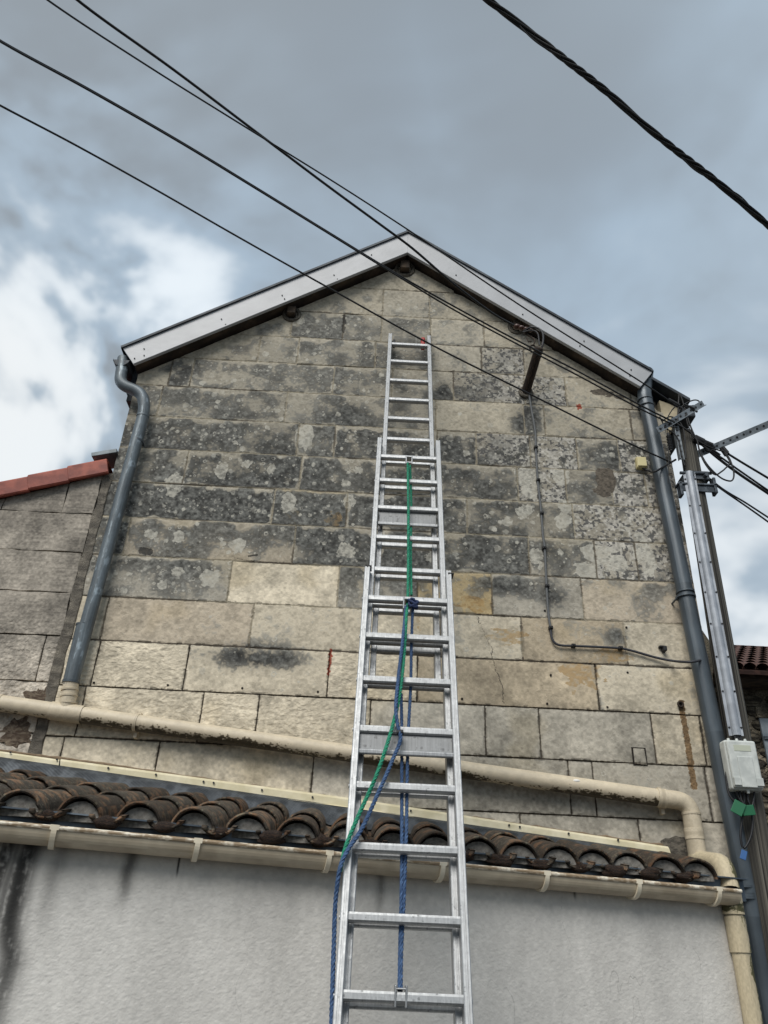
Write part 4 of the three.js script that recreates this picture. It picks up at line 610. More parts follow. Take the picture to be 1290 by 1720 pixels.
{
  const section = (off, W, yTop, yBot, rungYs, lab) => {
    const S = new THREE.Group(); S.name = 'ladder_section'; S.userData.label = lab; ladder.add(S);
    const rw = 0.029, rd = 0.062;
    for (const s of [-1, 1]) {
      const x0 = cx(yBot) + s * (W / 2 - rw / 2), x1 = cx(yTop) + s * (W / 2 - rw / 2), a = ladP(x0, yBot, off), b = ladP(x1, yTop, off);
      // rail section: box with two shallow grooves on its front and a channel on its inner side
      const h = rw / 2, d = rd, sec = [[-h, 0], [-h + 0.003, 0.002], [-h * 0.25, 0.002], [-h * 0.2, -0.001], [h * 0.2, -0.001], [h * 0.25, 0.002], [h - 0.003, 0.002], [h, 0], [h, -d], [-h, -d]];
      const dir = b.clone().sub(a).normalize(), x = LX.clone().addScaledVector(dir, -dir.x).normalize(), y = dir.clone().cross(x);
      const shp = new THREE.Shape(sec.map(([p, q]) => new THREE.Vector2(p, -q))); const g = new THREE.ExtrudeGeometry(shp, { depth: a.distanceTo(b), bevelEnabled: false }); g.applyMatrix4(new THREE.Matrix4().makeBasis(x, y, dir).setPosition(a));
      part('rail', uvBox(g), alu, S);
      const rs = []; void rs;
    }
    for (const y of rungYs) {
      const hw = W / 2 - rw + 0.004, c = ladP(cx(y), y, off - 0.022), hgt = 0.030, dep = 0.030;
      const pts = []; const nR = 5; for (let i = 0; i <= nR; i++) pts.push([mix(-dep / 2, dep / 2, i / nR), hgt / 2 + (i % 2 ? 0.0018 : 0)]); pts.push([dep / 2 + 0.002, hgt * 0.3], [dep / 2 + 0.002, -hgt * 0.3], [dep / 2 - 0.004, -hgt / 2], [-dep / 2 + 0.004, -hgt / 2], [-dep / 2, -hgt * 0.3]);
      // x of the section looks at the viewer, y up
      const p0 = c.clone().add(V3(-hw, -0.0, 0)), p1 = c.clone().add(V3(hw, 0.0, 0)); const shp = new THREE.Shape(pts.map(([a, b]) => new THREE.Vector2(a, b))); const g = new THREE.ExtrudeGeometry(shp, { depth: p0.distanceTo(p1), bevelEnabled: false });
      g.applyMatrix4(new THREE.Matrix4().makeBasis(V3(0, 0.17, 1).normalize(), V3(0, 1, -0.17).normalize(), V3(-1, 0, 0)).setPosition(p1));
      part('rung', uvBox(g), alu, S);
      for (const s of [-1, 1]) { const q = ladP(cx(y) + s * (W / 2 + 0.0005), y, off - 0.022); part('rivet', rod(q.clone().add(V3(-s * 0.004, 0, 0)), q.clone().add(V3(s * 0.003, 0, 0)), 0.009, 0.008, 10), alu, S); }
    }
    return S;
  };
  const yOf = (py, off) => onLad(690, py, off - 0.022).y;
  const rearY = [581, 610, 642, 674, 706, 741, 780, 823, 869, 919, 972, 1029, 1094].map((p) => yOf(p, 0));
  const midPix = [771, 811, 857, 907, 961, 1018, 1080, 1153, 1240, 1333, 1437, 1554, 1690], midY = midPix.map((p) => yOf(p, 0.07)); { const st = midY[11] - midY[12]; midY.push(midY[12] - st, midY[12] - 2 * st); }
  const frPix = [1010, 1073, 1146, 1230, 1325, 1428, 1546, 1678], frY = frPix.map((p) => yOf(p, 0.14)); { const st = 0.255; for (let i = 1; i < 6; i++) frY.push(frY[7] - st * i); }
  const rear = section(0, 0.347, onLad(654, 560, 0).y, onLad(632, 1137, 0).y, rearY, 'narrow top section of the ladder, resting on the wall');
  const mid = section(0.07, 0.415, onLad(640, 735, 0.07).y, 0.75, midY, 'middle section of the ladder');
  const front = section(0.14, 0.460, onLad(620, 952, 0.14).y, 0.02, frY, 'wide base section of the ladder');
  // flat stabilising plates between two rungs
  const plate = (S, off, W, pyA, pyB) => { const ya = yOf(pyA, off), yb = yOf(pyB, off); part('stiffener_plate', beam(ladP(cx(yb), yb, off - 0.025), ladP(cx(ya), ya, off - 0.025), W - 0.06, 0.006, LX, 0.001), aluDull, S); const c = ladP(cx(yb), yb, off - 0.022); part('crossbar', beam(c.clone().add(V3(-W / 2 + 0.02, 0, 0)), c.clone().add(V3(W / 2 - 0.02, 0, 0)), 0.022, 0.022, V3(0, 1, 0), 0.006), alu, S); };
  plate(front, 0.14, 0.46, 1230, 1266); plate(mid, 0.062, 0.395, 858, 882);
  // pulley brackets, end caps and wall pads
  const U = (px, py, off) => onLad(px, py, off);
  const pulley = (S, px, py, off) => { const p = U(px, py, off); part('pulley_bracket', [box(p.x - 0.022, p.x - 0.014, p.y - 0.035, p.y + 0.03, p.z - 0.03, p.z + 0.02), box(p.x + 0.014, p.x + 0.022, p.y - 0.035, p.y + 0.03, p.z - 0.03, p.z + 0.02), box(p.x - 0.022, p.x + 0.022, p.y + 0.016, p.y + 0.022, p.z - 0.03, p.z + 0.02), rod(p.clone().add(V3(-0.02, -0.018, 0)), p.clone().add(V3(0.02, -0.018, 0)), 0.011, 0.011, 12)], alu, S); };
  pulley(mid, 687, 774, 0.075); pulley(front, 684, 1014, 0.145); pulley(front, 673, 1672, 0.12);
  for (const [S, px, py, off] of [[front, 619.5, 951, 0.14], [front, 757.5, 963.5, 0.14]]) { const p = U(px, py, off); part('end_cap', box(p.x - 0.016, p.x + 0.016, p.y - 0.004, p.y + 0.006, p.z - 0.06, p.z + 0.004), blackPlastic, S); }
  const wr = U(713, 575, 0.0), wl = U(661, 572, 0.0);
  part('wall_pad', [box(wr.x - 0.03, wr.x + 0.006, wr.y - 0.05, wr.y + 0.055, wr.z - 0.045, wr.z + 0.006, 0.012)], redPlastic, rear, { label: 'red plastic pad inside the right rail at the top' });
  part('wall_pad', [box(wl.x - 0.006, wl.x + 0.016, wl.y - 0.04, wl.y + 0.03, wl.z - 0.05, wl.z - 0.012, 0.008)], blackPlastic, rear, { label: 'black plastic pad inside the left rail at the top' });
}
// ropes on the ladder
function rope(pts, r, n, twist = 46) {
  const c = new THREE.CatmullRomCurve3(pts, false, 'centripetal'), L = c.getLength(), fr = Math.max(40, Math.round(L * 110)), F = c.computeFrenetFrames(fr, false), out = [];
  for (let s = 0; s < n; s++) { const q = []; for (let i = 0; i <= fr; i++) { const p = c.getPointAt(i / fr), a = i / fr * L * twist * 2 * Math.PI * 0.42 + s * 2 * Math.PI / n; q.push(p.addScaledVector(F.normals[i], Math.cos(a) * r * 0.52).addScaledVector(F.binormals[i], Math.sin(a) * r * 0.52)); } out.push(pipe(q, r * 0.58, 6)); }
  return out;
}
const greenRope = new THREE.MeshStandardMaterial({ map: rep(tinted(hex(12, 104, 78), hex(40, 150, 116)), 20, 2), roughness: 0.75 });
const blueRope = new THREE.MeshStandardMaterial({ map: rep(tinted(hex(38, 62, 96), hex(76, 104, 142)), 20, 2), roughness: 0.8 });
{
  const O = (l) => l.map(([x, y, o]) => onLad(x, y, o));
  solo('rope', [...rope(O([[685, 778, 0.10], [686, 850, 0.10], [686, 930, 0.10], [685, 1005, 0.125], [683, 1030, 0.165], [680, 1080, 0.165], [676, 1130, 0.165], [669, 1180, 0.165], [655, 1235, 0.165], [632, 1303, 0.165], [600, 1375, 0.17], [580, 1425, 0.17], [571, 1465, 0.16]]), 0.0085, 3), ...rope(O([[689, 782, 0.07], [691, 850, 0.02], [690, 930, 0.06], [691, 1000, 0.10]]), 0.0075, 3)], greenRope, 'green twisted hoisting rope hanging down the ladder', 'rope');
  solo('rope', rope(O([[682, 1018, 0.155], [676, 1080, 0.175], [669, 1140, 0.178], [665, 1195, 0.175], [669, 1222, 0.165], [673, 1240, 0.165], [660, 1275, 0.165], [634, 1335, 0.17], [606, 1395, 0.17], [584, 1428, 0.175], [572, 1455, 0.175], [564, 1510, 0.13], [561, 1580, 0.11], [558, 1680, 0.10], [556, 1760, 0.10]]), 0.0085, 3), blueRope, 'blue rope slanting across the ladder to its left rail', 'rope');
  solo('rope', rope(O([[695, 1005, 0.165], [693, 1030, 0.13], [691, 1090, 0.085], [690, 1150, 0.085], [686, 1230, 0.085], [684, 1300, 0.085], [683, 1380, 0.085], [681, 1440, 0.085], [678, 1520, 0.085], [674, 1600, 0.09], [673, 1665, 0.10]]), 0.0075, 3), blueRope, 'blue rope hanging straight down, knotted right of the upper pulley', 'rope');
  solo('rope', rope(O([[674, 1165, 0.085], [675, 1230, 0.085], [675, 1300, 0.085], [675, 1380, 0.085], [675, 1440, 0.085], [674, 1520, 0.088], [672, 1600, 0.09], [671, 1668, 0.10]]), 0.0075, 3), blueRope, 'blue rope hanging straight down, left strand of the lower pair', 'rope');
  const k = onLad(694, 1014, 0.165), kp = []; srand(3); for (let i = 0; i < 14; i++) { const a = i * 1.9; kp.push(k.clone().add(V3(Math.cos(a) * 0.024, Math.sin(a * 0.8) * 0.022, Math.sin(a) * 0.012))); } solo('rope_knot', pipe(new THREE.CatmullRomCurve3(kp).getPoints(80), 0.007, 6), mat('#27365a', 0.8), 'dark blue knot tied round the upper rung of the base section', 'knot');
  const ty = onLad(672, 1231, 0.16); solo('cable_tie', [rod(ty.clone().add(V3(-0.014, 0, 0)), ty.clone().add(V3(0.014, 0.003, 0)), 0.012, 0.012, 10)], blackPlastic, 'black tie holding the ropes to the plated rung', 'tie');
}

// ------------------------------------------------------------------ wall fittings: stub pole, conduit cable, junction box, hooks
const rusty = new THREE.MeshStandardMaterial({ map: rep(tinted(hex(34, 30, 27), hex(74, 58, 46)), 6), roughness: 0.85, metalness: 0.3 });
const blackCable = mat('#15161a', 0.55), greyCable = mat('#5d5f60', 0.6);
const porcelain = mat('#4a3026', 0.35);
{
  const b = at(883, 659, 0.01), t = at(905, 586, 0.30);
  const m = thing('wall_bracket', 'rusty dark iron tube jutting up from the gable under the right slope, carrying wires', 'bracket', b);
  part('tube', pipe([b, t], 0.036, 14), rusty, m); part('tube_cap', rod(t, t.clone().add(t.clone().sub(b).setLength(0.012)), 0.036, 0.03, 14), rusty, m);
  const cg = new THREE.TorusGeometry(0.042, 0.018, 8, 16); cg.translate(b.x, b.y, 0.012); part('mortar_collar', cg, mortarGrey, m);
  const h = at(897, 570, 0.22), q = at(870, 552, 0.16);
  part('hook', [tube([at(893, 592, 0.26), at(890, 585, 0.27), at(893, 580, 0.27), at(899, 582, 0.26), at(903, 588, 0.28)], 0.007, 20, 6), tube([at(880, 560, 0.18), at(892, 566, 0.2), at(898, 572, 0.22), at(896, 580, 0.25)], 0.007, 20, 6), tube([at(885, 568, 0.2), at(888, 574, 0.24), at(893, 573, 0.24)], 0.006, 12, 6)], rusty, m); void h; void q;
  const ins = at(868, 549, 0.17); const gs = []; for (let i = 0; i < 4; i++) { const s = new THREE.SphereGeometry(0.028 - i * 0.003, 14, 10); s.scale(1, 0.8, 1); s.translate(ins.x + i * 0.034, ins.y - i * 0.022, ins.z + i * 0.012); gs.push(s); } part('insulator', gs, porcelain, m);
  solo('cable', [tube([at(880, 556, 0.20), at(892, 550, 0.24), at(905, 552, 0.26), at(912, 562, 0.28), at(911, 580, 0.30), at(905, 594, 0.26)], 0.008, 40, 8), tube([at(878, 558, 0.2), at(893, 555, 0.23), at(903, 560, 0.25), at(906, 580, 0.28)], 0.006, 30, 8)], blackCable, 'black cable looping from the insulators into the iron tube top', 'cable');
}
{
  const pts = [[889, 664], [893, 690], [899, 725], [900, 752], [903, 806], [908, 850], [912, 900], [915, 922], [918, 985], [921, 1030], [925, 1056]].map(([x, y]) => at(x, y, 0.022));
  const cv = thing('conduit_cable', 'thin grey cable clipped down the wall right of the ladder, then along to the corner', 'cable', at(925, 1056, 0.02));
  const low = [[925, 1060], [927, 1072], [932, 1080], [942, 1084], [963, 1085], [1000, 1086.5], [1042, 1089], [1065, 1094], [1100, 1104], [1130, 1110], [1155, 1112], [1172, 1110], [1184, 1107]].map(([x, y], i) => at(x, y, i < 9 ? 0.022 : i < 10 ? 0.05 : i < 12 ? 0.175 : 0.05));
  part('cable', tube(pts, 0.0085, 60, 8), greyCable, cv); part('cable', tube([pts[10], ...low], 0.0085, 90, 8), mat('#33343a', 0.6), cv);
  for (const [x, y] of [[900, 752], [904, 807], [910, 863], [914, 921], [919, 985], [925, 1055], [963, 1085], [1042, 1089]]) { const p = at(x, y, 0.02); part('clip', [box(p.x - 0.014, p.x + 0.014, p.y - 0.010, p.y + 0.012, 0.004, 0.037, 0.004), rod(p.clone().setZ(0.03), p.clone().setZ(0.045), 0.007, 0.006, 8)], blackPlastic, cv); }
  const e = at(1185, 1107, 0.03); part('hook', [box(e.x - 0.05, e.x + 0.015, e.y + 0.005, e.y + 0.015, 0.0, 0.04), box(e.x, e.x + 0.012, e.y - 0.012, e.y + 0.03, 0.0, 0.05)], alu, cv);
}
{
  const p = at(1077, 778, 0.03), jb = thing('junction_box', 'small cream junction box on the gable beside the right downpipe', 'junction box', p);
  part('box_body', [box(p.x - 0.038, p.x + 0.038, p.y - 0.046, p.y + 0.048, 0.004, 0.045, 0.006)], mat('#cfc18e', 0.5), jb); part('lid', box(p.x - 0.034, p.x + 0.034, p.y - 0.04, p.y + 0.042, 0.044, 0.056, 0.005), mat('#d8cb9a', 0.45), jb);
  solo('cable', tube([p.clone().add(V3(0.005, -0.045, 0.0)), p.clone().add(V3(0.04, -0.08, 0.02)), at(1100, 792, 0.17), at(1118, 782, 0.12), at(1135, 772, 0.10)], 0.008, 40, 8), blackCable, 'black cable from the cream junction box round the downpipe to the pole', 'cable');
  const h = at(1115, 1090, 0.02), hk = solo('wall_hook', [box(h.x - 0.012, h.x + 0.012, h.y - 0.02, h.y + 0.012, 0.0, 0.05, 0.004), box(h.x - 0.03, h.x + 0.004, h.y + 0.008, h.y + 0.02, 0.0, 0.035, 0.004)], blackPlastic, 'small black hook on the wall left of the right downpipe', 'hook'); void hk;
  const s = at(1142, 1184, 0.01), st = thing('cut_pipe_end', 'rusty cut-off pipe end in the wall above the filled chase', 'pipe end', s);
  const tr = new THREE.TorusGeometry(0.016, 0.007, 8, 14); tr.translate(s.x, s.y, 0.022); part('pipe_rim', [tr], rusty, st); part('pipe_bore', rod(s.clone().setZ(0), s.clone().setZ(0.016), 0.014, 0.014, 12), mat('#0d0b0a', 0.9), st);
}

// ------------------------------------------------------------------ utility pole at the right corner
const woodTex = texture(512, 1024, (u, v, c) => { const g = fbm(u * 60, v * 3, 4), m = fbm(u * 8, v * 2.5, 4), f = fbm(u * 160, v * 14, 2), ck = sst(0.66, 0.74, fbm(u * 26 + 5, v * 1.1, 3)); let l = 0.325 + (g - 0.5) * 0.30 + (m - 0.5) * 0.16 + (f - 0.5) * 0.10; l *= 1 - ck * 0.55; c[0] = l * 1.0; c[1] = l * 0.965; c[2] = l * 0.885; });
const woodBump = texture(512, 512, (u, v, c) => { const ck = sst(0.66, 0.76, fbm(u * 26 + 5, v * 1.1, 3)); c[0] = c[1] = c[2] = fbm(u * 60, v * 3, 3) * 0.6 + 0.3 - ck * 0.5; }, false);
const poleWood = new THREE.MeshStandardMaterial({ map: woodTex, bumpMap: woodBump, bumpScale: 0.015, roughness: 0.95 });
const galv = new THREE.MeshStandardMaterial({ map: rep(tinted(hex(120, 126, 130), hex(158, 164, 168)), 5), roughness: 0.5, metalness: 0.55 });
const galvDark = new THREE.MeshStandardMaterial({ map: rep(tinted(hex(62, 68, 74), hex(98, 104, 110)), 5), roughness: 0.55, metalness: 0.5 });
const PZ = 0.10, pT = at(1152, 728, PZ), pM = at(1239, 1240, PZ), pB = pT.clone().addScaledVector(pM.clone().sub(pT), pT.y / (pT.y - pM.y));
const poleAt = (y) => pT.clone().lerp(pB, (pT.y - y) / pT.y);
const pole = thing('utility_pole', 'weathered wooden utility pole with steel arms, right of the gable corner', 'utility pole', pB);
{
  const g = new THREE.CylinderGeometry(0.058, 0.098, pT.y, 40, 60), p = g.attributes.position; const H = pT.y;
  for (let i = 0; i < p.count; i++) { const y = p.getY(i) + H / 2, a = Math.atan2(p.getZ(i), p.getX(i)), n = 1 + (fbm(Math.cos(a) * 3 + 9, Math.sin(a) * 3 + y * 0.4, 3) - 0.5) * 0.10; const c = poleAt(y); p.setXYZ(i, p.getX(i) * n + c.x, y + (y > H - 0.01 ? (p.getX(i) * -0.2) : 0), p.getZ(i) * n + c.z); }
  g.computeVertexNormals(); part('shaft', g, poleWood, pole);
  // half-round cable guard screwed on the front
  const a = at(1157, 794, 0.185), b = at(1237, 1236, 0.20), sec = []; const fl = 0.042, rr = 0.026;
  sec.push([-fl, 0.002], [-rr - 0.004, 0.002]); for (let i = 0; i <= 10; i++) { const t = Math.PI * i / 10; sec.push([-Math.cos(t) * rr, 0.004 + Math.sin(t) * rr]); } sec.push([rr + 0.004, 0.002], [fl, 0.002], [fl, -0.002], [-fl, -0.002]);
  const dir = a.clone().sub(b).normalize(), x = V3(1, 0, 0.15).addScaledVector(dir, -dir.x).normalize(), y = dir.clone().cross(x).multiplyScalar(1); const zx = y.z > 0 ? 1 : -1;
  const sh = new THREE.Shape(sec.map(([p2, q2]) => new THREE.Vector2(p2 * zx, q2))); const eg = new THREE.ExtrudeGeometry(sh, { depth: a.distanceTo(b), bevelEnabled: false }); eg.applyMatrix4(zx > 0 ? new THREE.Matrix4().makeBasis(x, y, dir).setPosition(b) : new THREE.Matrix4().makeBasis(x.clone().negate(), y.clone().negate(), dir).setPosition(b));
  const cgd = part('cable_guard', uvBox(eg), new THREE.MeshStandardMaterial({ map: rep(tinted(hex(150, 155, 162), hex(178, 183, 190)), 2), roughness: 0.45, metalness: 0.2 }), pole);
  for (let i = 0; i < 9; i++) { const q = a.clone().lerp(b, 0.03 + i * 0.118); for (const s of [-1, 1]) { const w = q.clone().addScaledVector(x, s * 0.035); part('screw', rod(w, w.clone().add(V3(0, 0, 0.008)), 0.006, 0.005, 8), screwMat, cgd); } }
  part('cable_tail', [0, 1, 2, 3].map((i) => tube([b.clone().add(V3(-0.012 + i * 0.008, 0.03, 0.01)), b.clone().add(V3(-0.015 + i * 0.011, -0.03, 0.012)), b.clone().add(V3(-0.01 + i * 0.008, -0.09, 0.02))], 0.0075, 10, 6)), blackCable, pole);
  // collar irons round the head
  const cl = poleAt(pT.y - 0.42), cl2 = poleAt(pT.y - 0.55);
  part('collar_iron', [box(cl.x - 0.085, cl.x + 0.085, cl.y - 0.04, cl.y + 0.03, cl.z + 0.062, cl.z + 0.074), box(cl.x - 0.085, cl.x + 0.085, cl.y - 0.04, cl.y + 0.03, cl.z - 0.078, cl.z - 0.066), box(cl.x - 0.085, cl.x - 0.073, cl.y - 0.04, cl.y + 0.03, cl.z - 0.066, cl.z + 0.062), box(cl.x + 0.073, cl.x + 0.085, cl.y - 0.04, cl.y + 0.03, cl.z - 0.066, cl.z + 0.062)], galvDark, pole);
  part('collar_iron', [box(cl2.x - 0.15, cl2.x + 0.12, cl2.y - 0.02, cl2.y + 0.035, cl2.z + 0.066, cl2.z + 0.078), box(cl2.x + 0.10, cl2.x + 0.12, cl2.y - 0.03, cl2.y + 0.10, cl2.z + 0.03, cl2.z + 0.09), box(cl2.x - 0.15, cl2.x - 0.13, cl2.y - 0.06, cl2.y + 0.05, cl2.z + 0.03, cl2.z + 0.09), box(cl2.x - 0.16, cl2.x + 0.12, cl2.y + 0.03, cl2.y + 0.045, cl2.z + 0.02, cl2.z + 0.09)], galvDark, pole);
  part('strap_bolt', [rod(V3(cl.x - 0.13, cl.y, cl.z + 0.08), V3(cl.x + 0.1, cl.y + 0.01, cl.z + 0.08), 0.012, 0.012, 8), rod(V3(cl.x - 0.05, cl.y - 0.02, cl.z + 0.07), V3(cl.x - 0.05, cl.y - 0.02, cl.z + 0.11), 0.014, 0.014, 8), rod(V3(cl.x + 0.05, cl.y - 0.02, cl.z + 0.07), V3(cl.x + 0.05, cl.y - 0.02, cl.z + 0.11), 0.014, 0.014, 8)], galvDark, pole);
  // punched steel arms: angle with a row of dark holes
  const arm = (p0, p1, w, n, lab, side) => { const d = p1.clone().sub(p0).normalize(), s = side.clone().addScaledVector(d, -side.dot(d)).normalize(), nrm = d.clone().cross(s); const m = part('steel_arm', [beam(p0, p1, w, 0.006, s, 0.001), beam(p0.clone().addScaledVector(s, -w / 2), p1.clone().addScaledVector(s, -w / 2), 0.006, 0.04, s, 0.001)], galv, pole, { label: lab }); const L = p0.distanceTo(p1); for (let i = 0; i < n; i++) { const c = p0.clone().addScaledVector(d, L * (i + 0.5) / n); part('punched_hole', rod(c.clone().addScaledVector(nrm, -0.0045), c.clone().addScaledVector(nrm, 0.0045), 0.009, 0.009, 8), screwMat, m); } };
  arm(at(1104, 723, 0.20), at(1181, 677, 0.20), 0.045, 9, 'short punched crossarm at the pole head', V3(0, 1, 0.3));
  arm(at(1164, 766, 0.12), at(1310, 704, 0.20), 0.05, 13, 'long punched arm reaching right out of the photo', V3(0, 1, 0.4));
  arm(at(1146, 772, 0.17), at(1133, 702, 0.17), 0.04, 8, 'upright punched bar at the pole head', V3(1, 0, 0));
  // insulators
  const insu = (px, py, z, len, r) => { const p = at(px, py, z), gs = []; for (let i = 0; i < 5; i++) gs.push(rod(p.clone().add(V3(0, -i * len / 5, 0)), p.clone().add(V3(0, -i * len / 5 - len / 9, 0)), r, r * 0.7, 12)); gs.push(rod(p.clone().add(V3(0, 0.03, 0)), p.clone().add(V3(0, -len, 0)), r * 0.5, r * 0.5, 8)); part('insulator', gs, blackPlastic, pole); };
  insu(1123, 733, 0.2, 0.13, 0.02);
  const clampAt = (px, py, z, dx, dy, l, r) => { const p = at(px, py, z), d = V3(dx, dy, 0).normalize(); part('cable_clamp', [rod(p.clone().addScaledVector(d, -l / 2), p.clone().addScaledVector(d, l / 2), r, r * 0.7, 10), rod(p.clone().addScaledVector(d, -l / 2).add(V3(0, 0.01, 0.01)), p.clone().addScaledVector(d, l * 0.3).add(V3(0, 0.01, 0.01)), r * 0.7, r * 0.7, 8)], blackPlastic, pole); };
  clampAt(1176, 742, 0.17, 1, -0.6, 0.09, 0.03); clampAt(1190, 748, 0.17, 1, -0.5, 0.10, 0.022); clampAt(1216, 758, 0.17, -0.5, 0.9, 0.07, 0.022); clampAt(1204, 764, 0.17, 1, -0.9, 0.09, 0.012); clampAt(1134, 680, 0.2, 1, -0.7, 0.12, 0.016); clampAt(1160, 687, 0.2, 1, -0.5, 0.11, 0.012);
}
// meter box on the pole
{
  const p = at(1248, 1285, 0.25), mb = thing('cable_box', 'pale grey plastic junction cabinet fixed low on the utility pole', 'cabinet', p);
  const plast = new THREE.MeshStandardMaterial({ map: rep(tinted(hex(182, 186, 182), hex(206, 209, 204), 8, 8, 2.4), 3), roughness: 0.5 });
  const w = 0.185, h = 0.285;
  part('cabinet_body', box(p.x - w / 2, p.x + w / 2, p.y - h / 2, p.y + h / 2, p.z - 0.07, p.z + 0.01, 0.016), plast, mb);
  const lid = part('lid', [box(p.x - w / 2 + 0.006, p.x + w / 2 - 0.006, p.y - h / 2 + 0.008, p.y + h / 2 - 0.006, p.z + 0.0, p.z + 0.03, 0.013), box(p.x - w / 2 + 0.05, p.x + w / 2 - 0.045, p.y - h / 2 + 0.01, p.y + h / 2 - 0.1, p.z + 0.02, p.z + 0.036, 0.006)], plast, mb); void lid;
  for (const s of [-1, 1]) part('latch', [box(p.x + s * (w / 2 - 0.028) - 0.02, p.x + s * (w / 2 - 0.028) + 0.02, p.y - h / 2 + 0.02, p.y - h / 2 + 0.065, p.z + 0.02, p.z + 0.04, 0.003)], plast, mb);
  part('label_plate', box(p.x - 0.05, p.x + 0.05, p.y + h / 2 - 0.07, p.y + h / 2 - 0.035, p.z + 0.028, p.z + 0.032, 0.001), mat('#b9bdac', 0.6), mb);
  for (const dx of [-0.05, 0, 0.05]) part('lug', [rod(V3(p.x + dx, p.y + h / 2 - 0.005, p.z - 0.02), V3(p.x + dx, p.y + h / 2 + 0.014, p.z - 0.02), 0.012, 0.007, 10)], plast, mb);
  part('lug', [rod(V3(p.x, p.y - h / 2 + 0.005, p.z), V3(p.x, p.y - h / 2 - 0.016, p.z), 0.010, 0.008, 10)], plast, mb);
  const c = (l) => l.map(([x, y, z]) => at(x, y, z));
  const below = [[[1242, 1326, 0.22], [1246, 1345, 0.23], [1256, 1358, 0.24], [1264, 1352, 0.24], [1267, 1328, 0.22]], [[1236, 1324, 0.22], [1241, 1340, 0.22], [1250, 1352, 0.23], [1261, 1360, 0.23]], [[1248, 1326, 0.22], [1250, 1345, 0.22], [1246, 1380, 0.22], [1244, 1405, 0.22], [1249, 1425, 0.22], [1260, 1408, 0.22], [1264, 1385, 0.22], [1262, 1362, 0.22]], [[1224, 1262, 0.22], [1220, 1300, 0.21], [1224, 1332, 0.22], [1235, 1347, 0.23], [1245, 1352, 0.23]], [[1254, 1326, 0.22], [1257, 1345, 0.23], [1262, 1356, 0.23]]];
  const names = ['black cable looping right below the grey cabinet', 'short black cable under the left of the grey cabinet', 'long black cable loop ending in the blue tag below the cabinet', 'black cable bowed out left of the grey cabinet', 'short black cable under the middle of the grey cabinet'];
  below.forEach((l, i) => solo('cable', tube(c(l), 0.0065, 40, 6), blackCable, names[i], 'cable'));
  const tag = (px, py, w2, h2, rot, m, lab) => { const g = new RoundedBoxGeometry(w2, h2, 0.006, 1, 0.002); const q = g.attributes.position; for (let i = 0; i < q.count; i++) q.setZ(i, q.getZ(i) + Math.sin(q.getX(i) * 40) * 0.006); g.computeVertexNormals(); g.rotateZ(rot); const o = at(px, py, 0.25); g.translate(o.x, o.y, o.z); solo('cable_tag', g, m, lab, 'tag'); };
  const green = mat('#0b5f3c', 0.55); tag(1240, 1357, 0.062, 0.075, -0.55, green, 'left of two dark green plastic tags under the grey cabinet'); tag(1257, 1361, 0.066, 0.055, 0.1, green, 'right of two dark green plastic tags under the grey cabinet'); tag(1249, 1436, 0.03, 0.05, -0.4, mat('#2a5a92', 0.5), 'small blue tag hanging below the green tags');
}

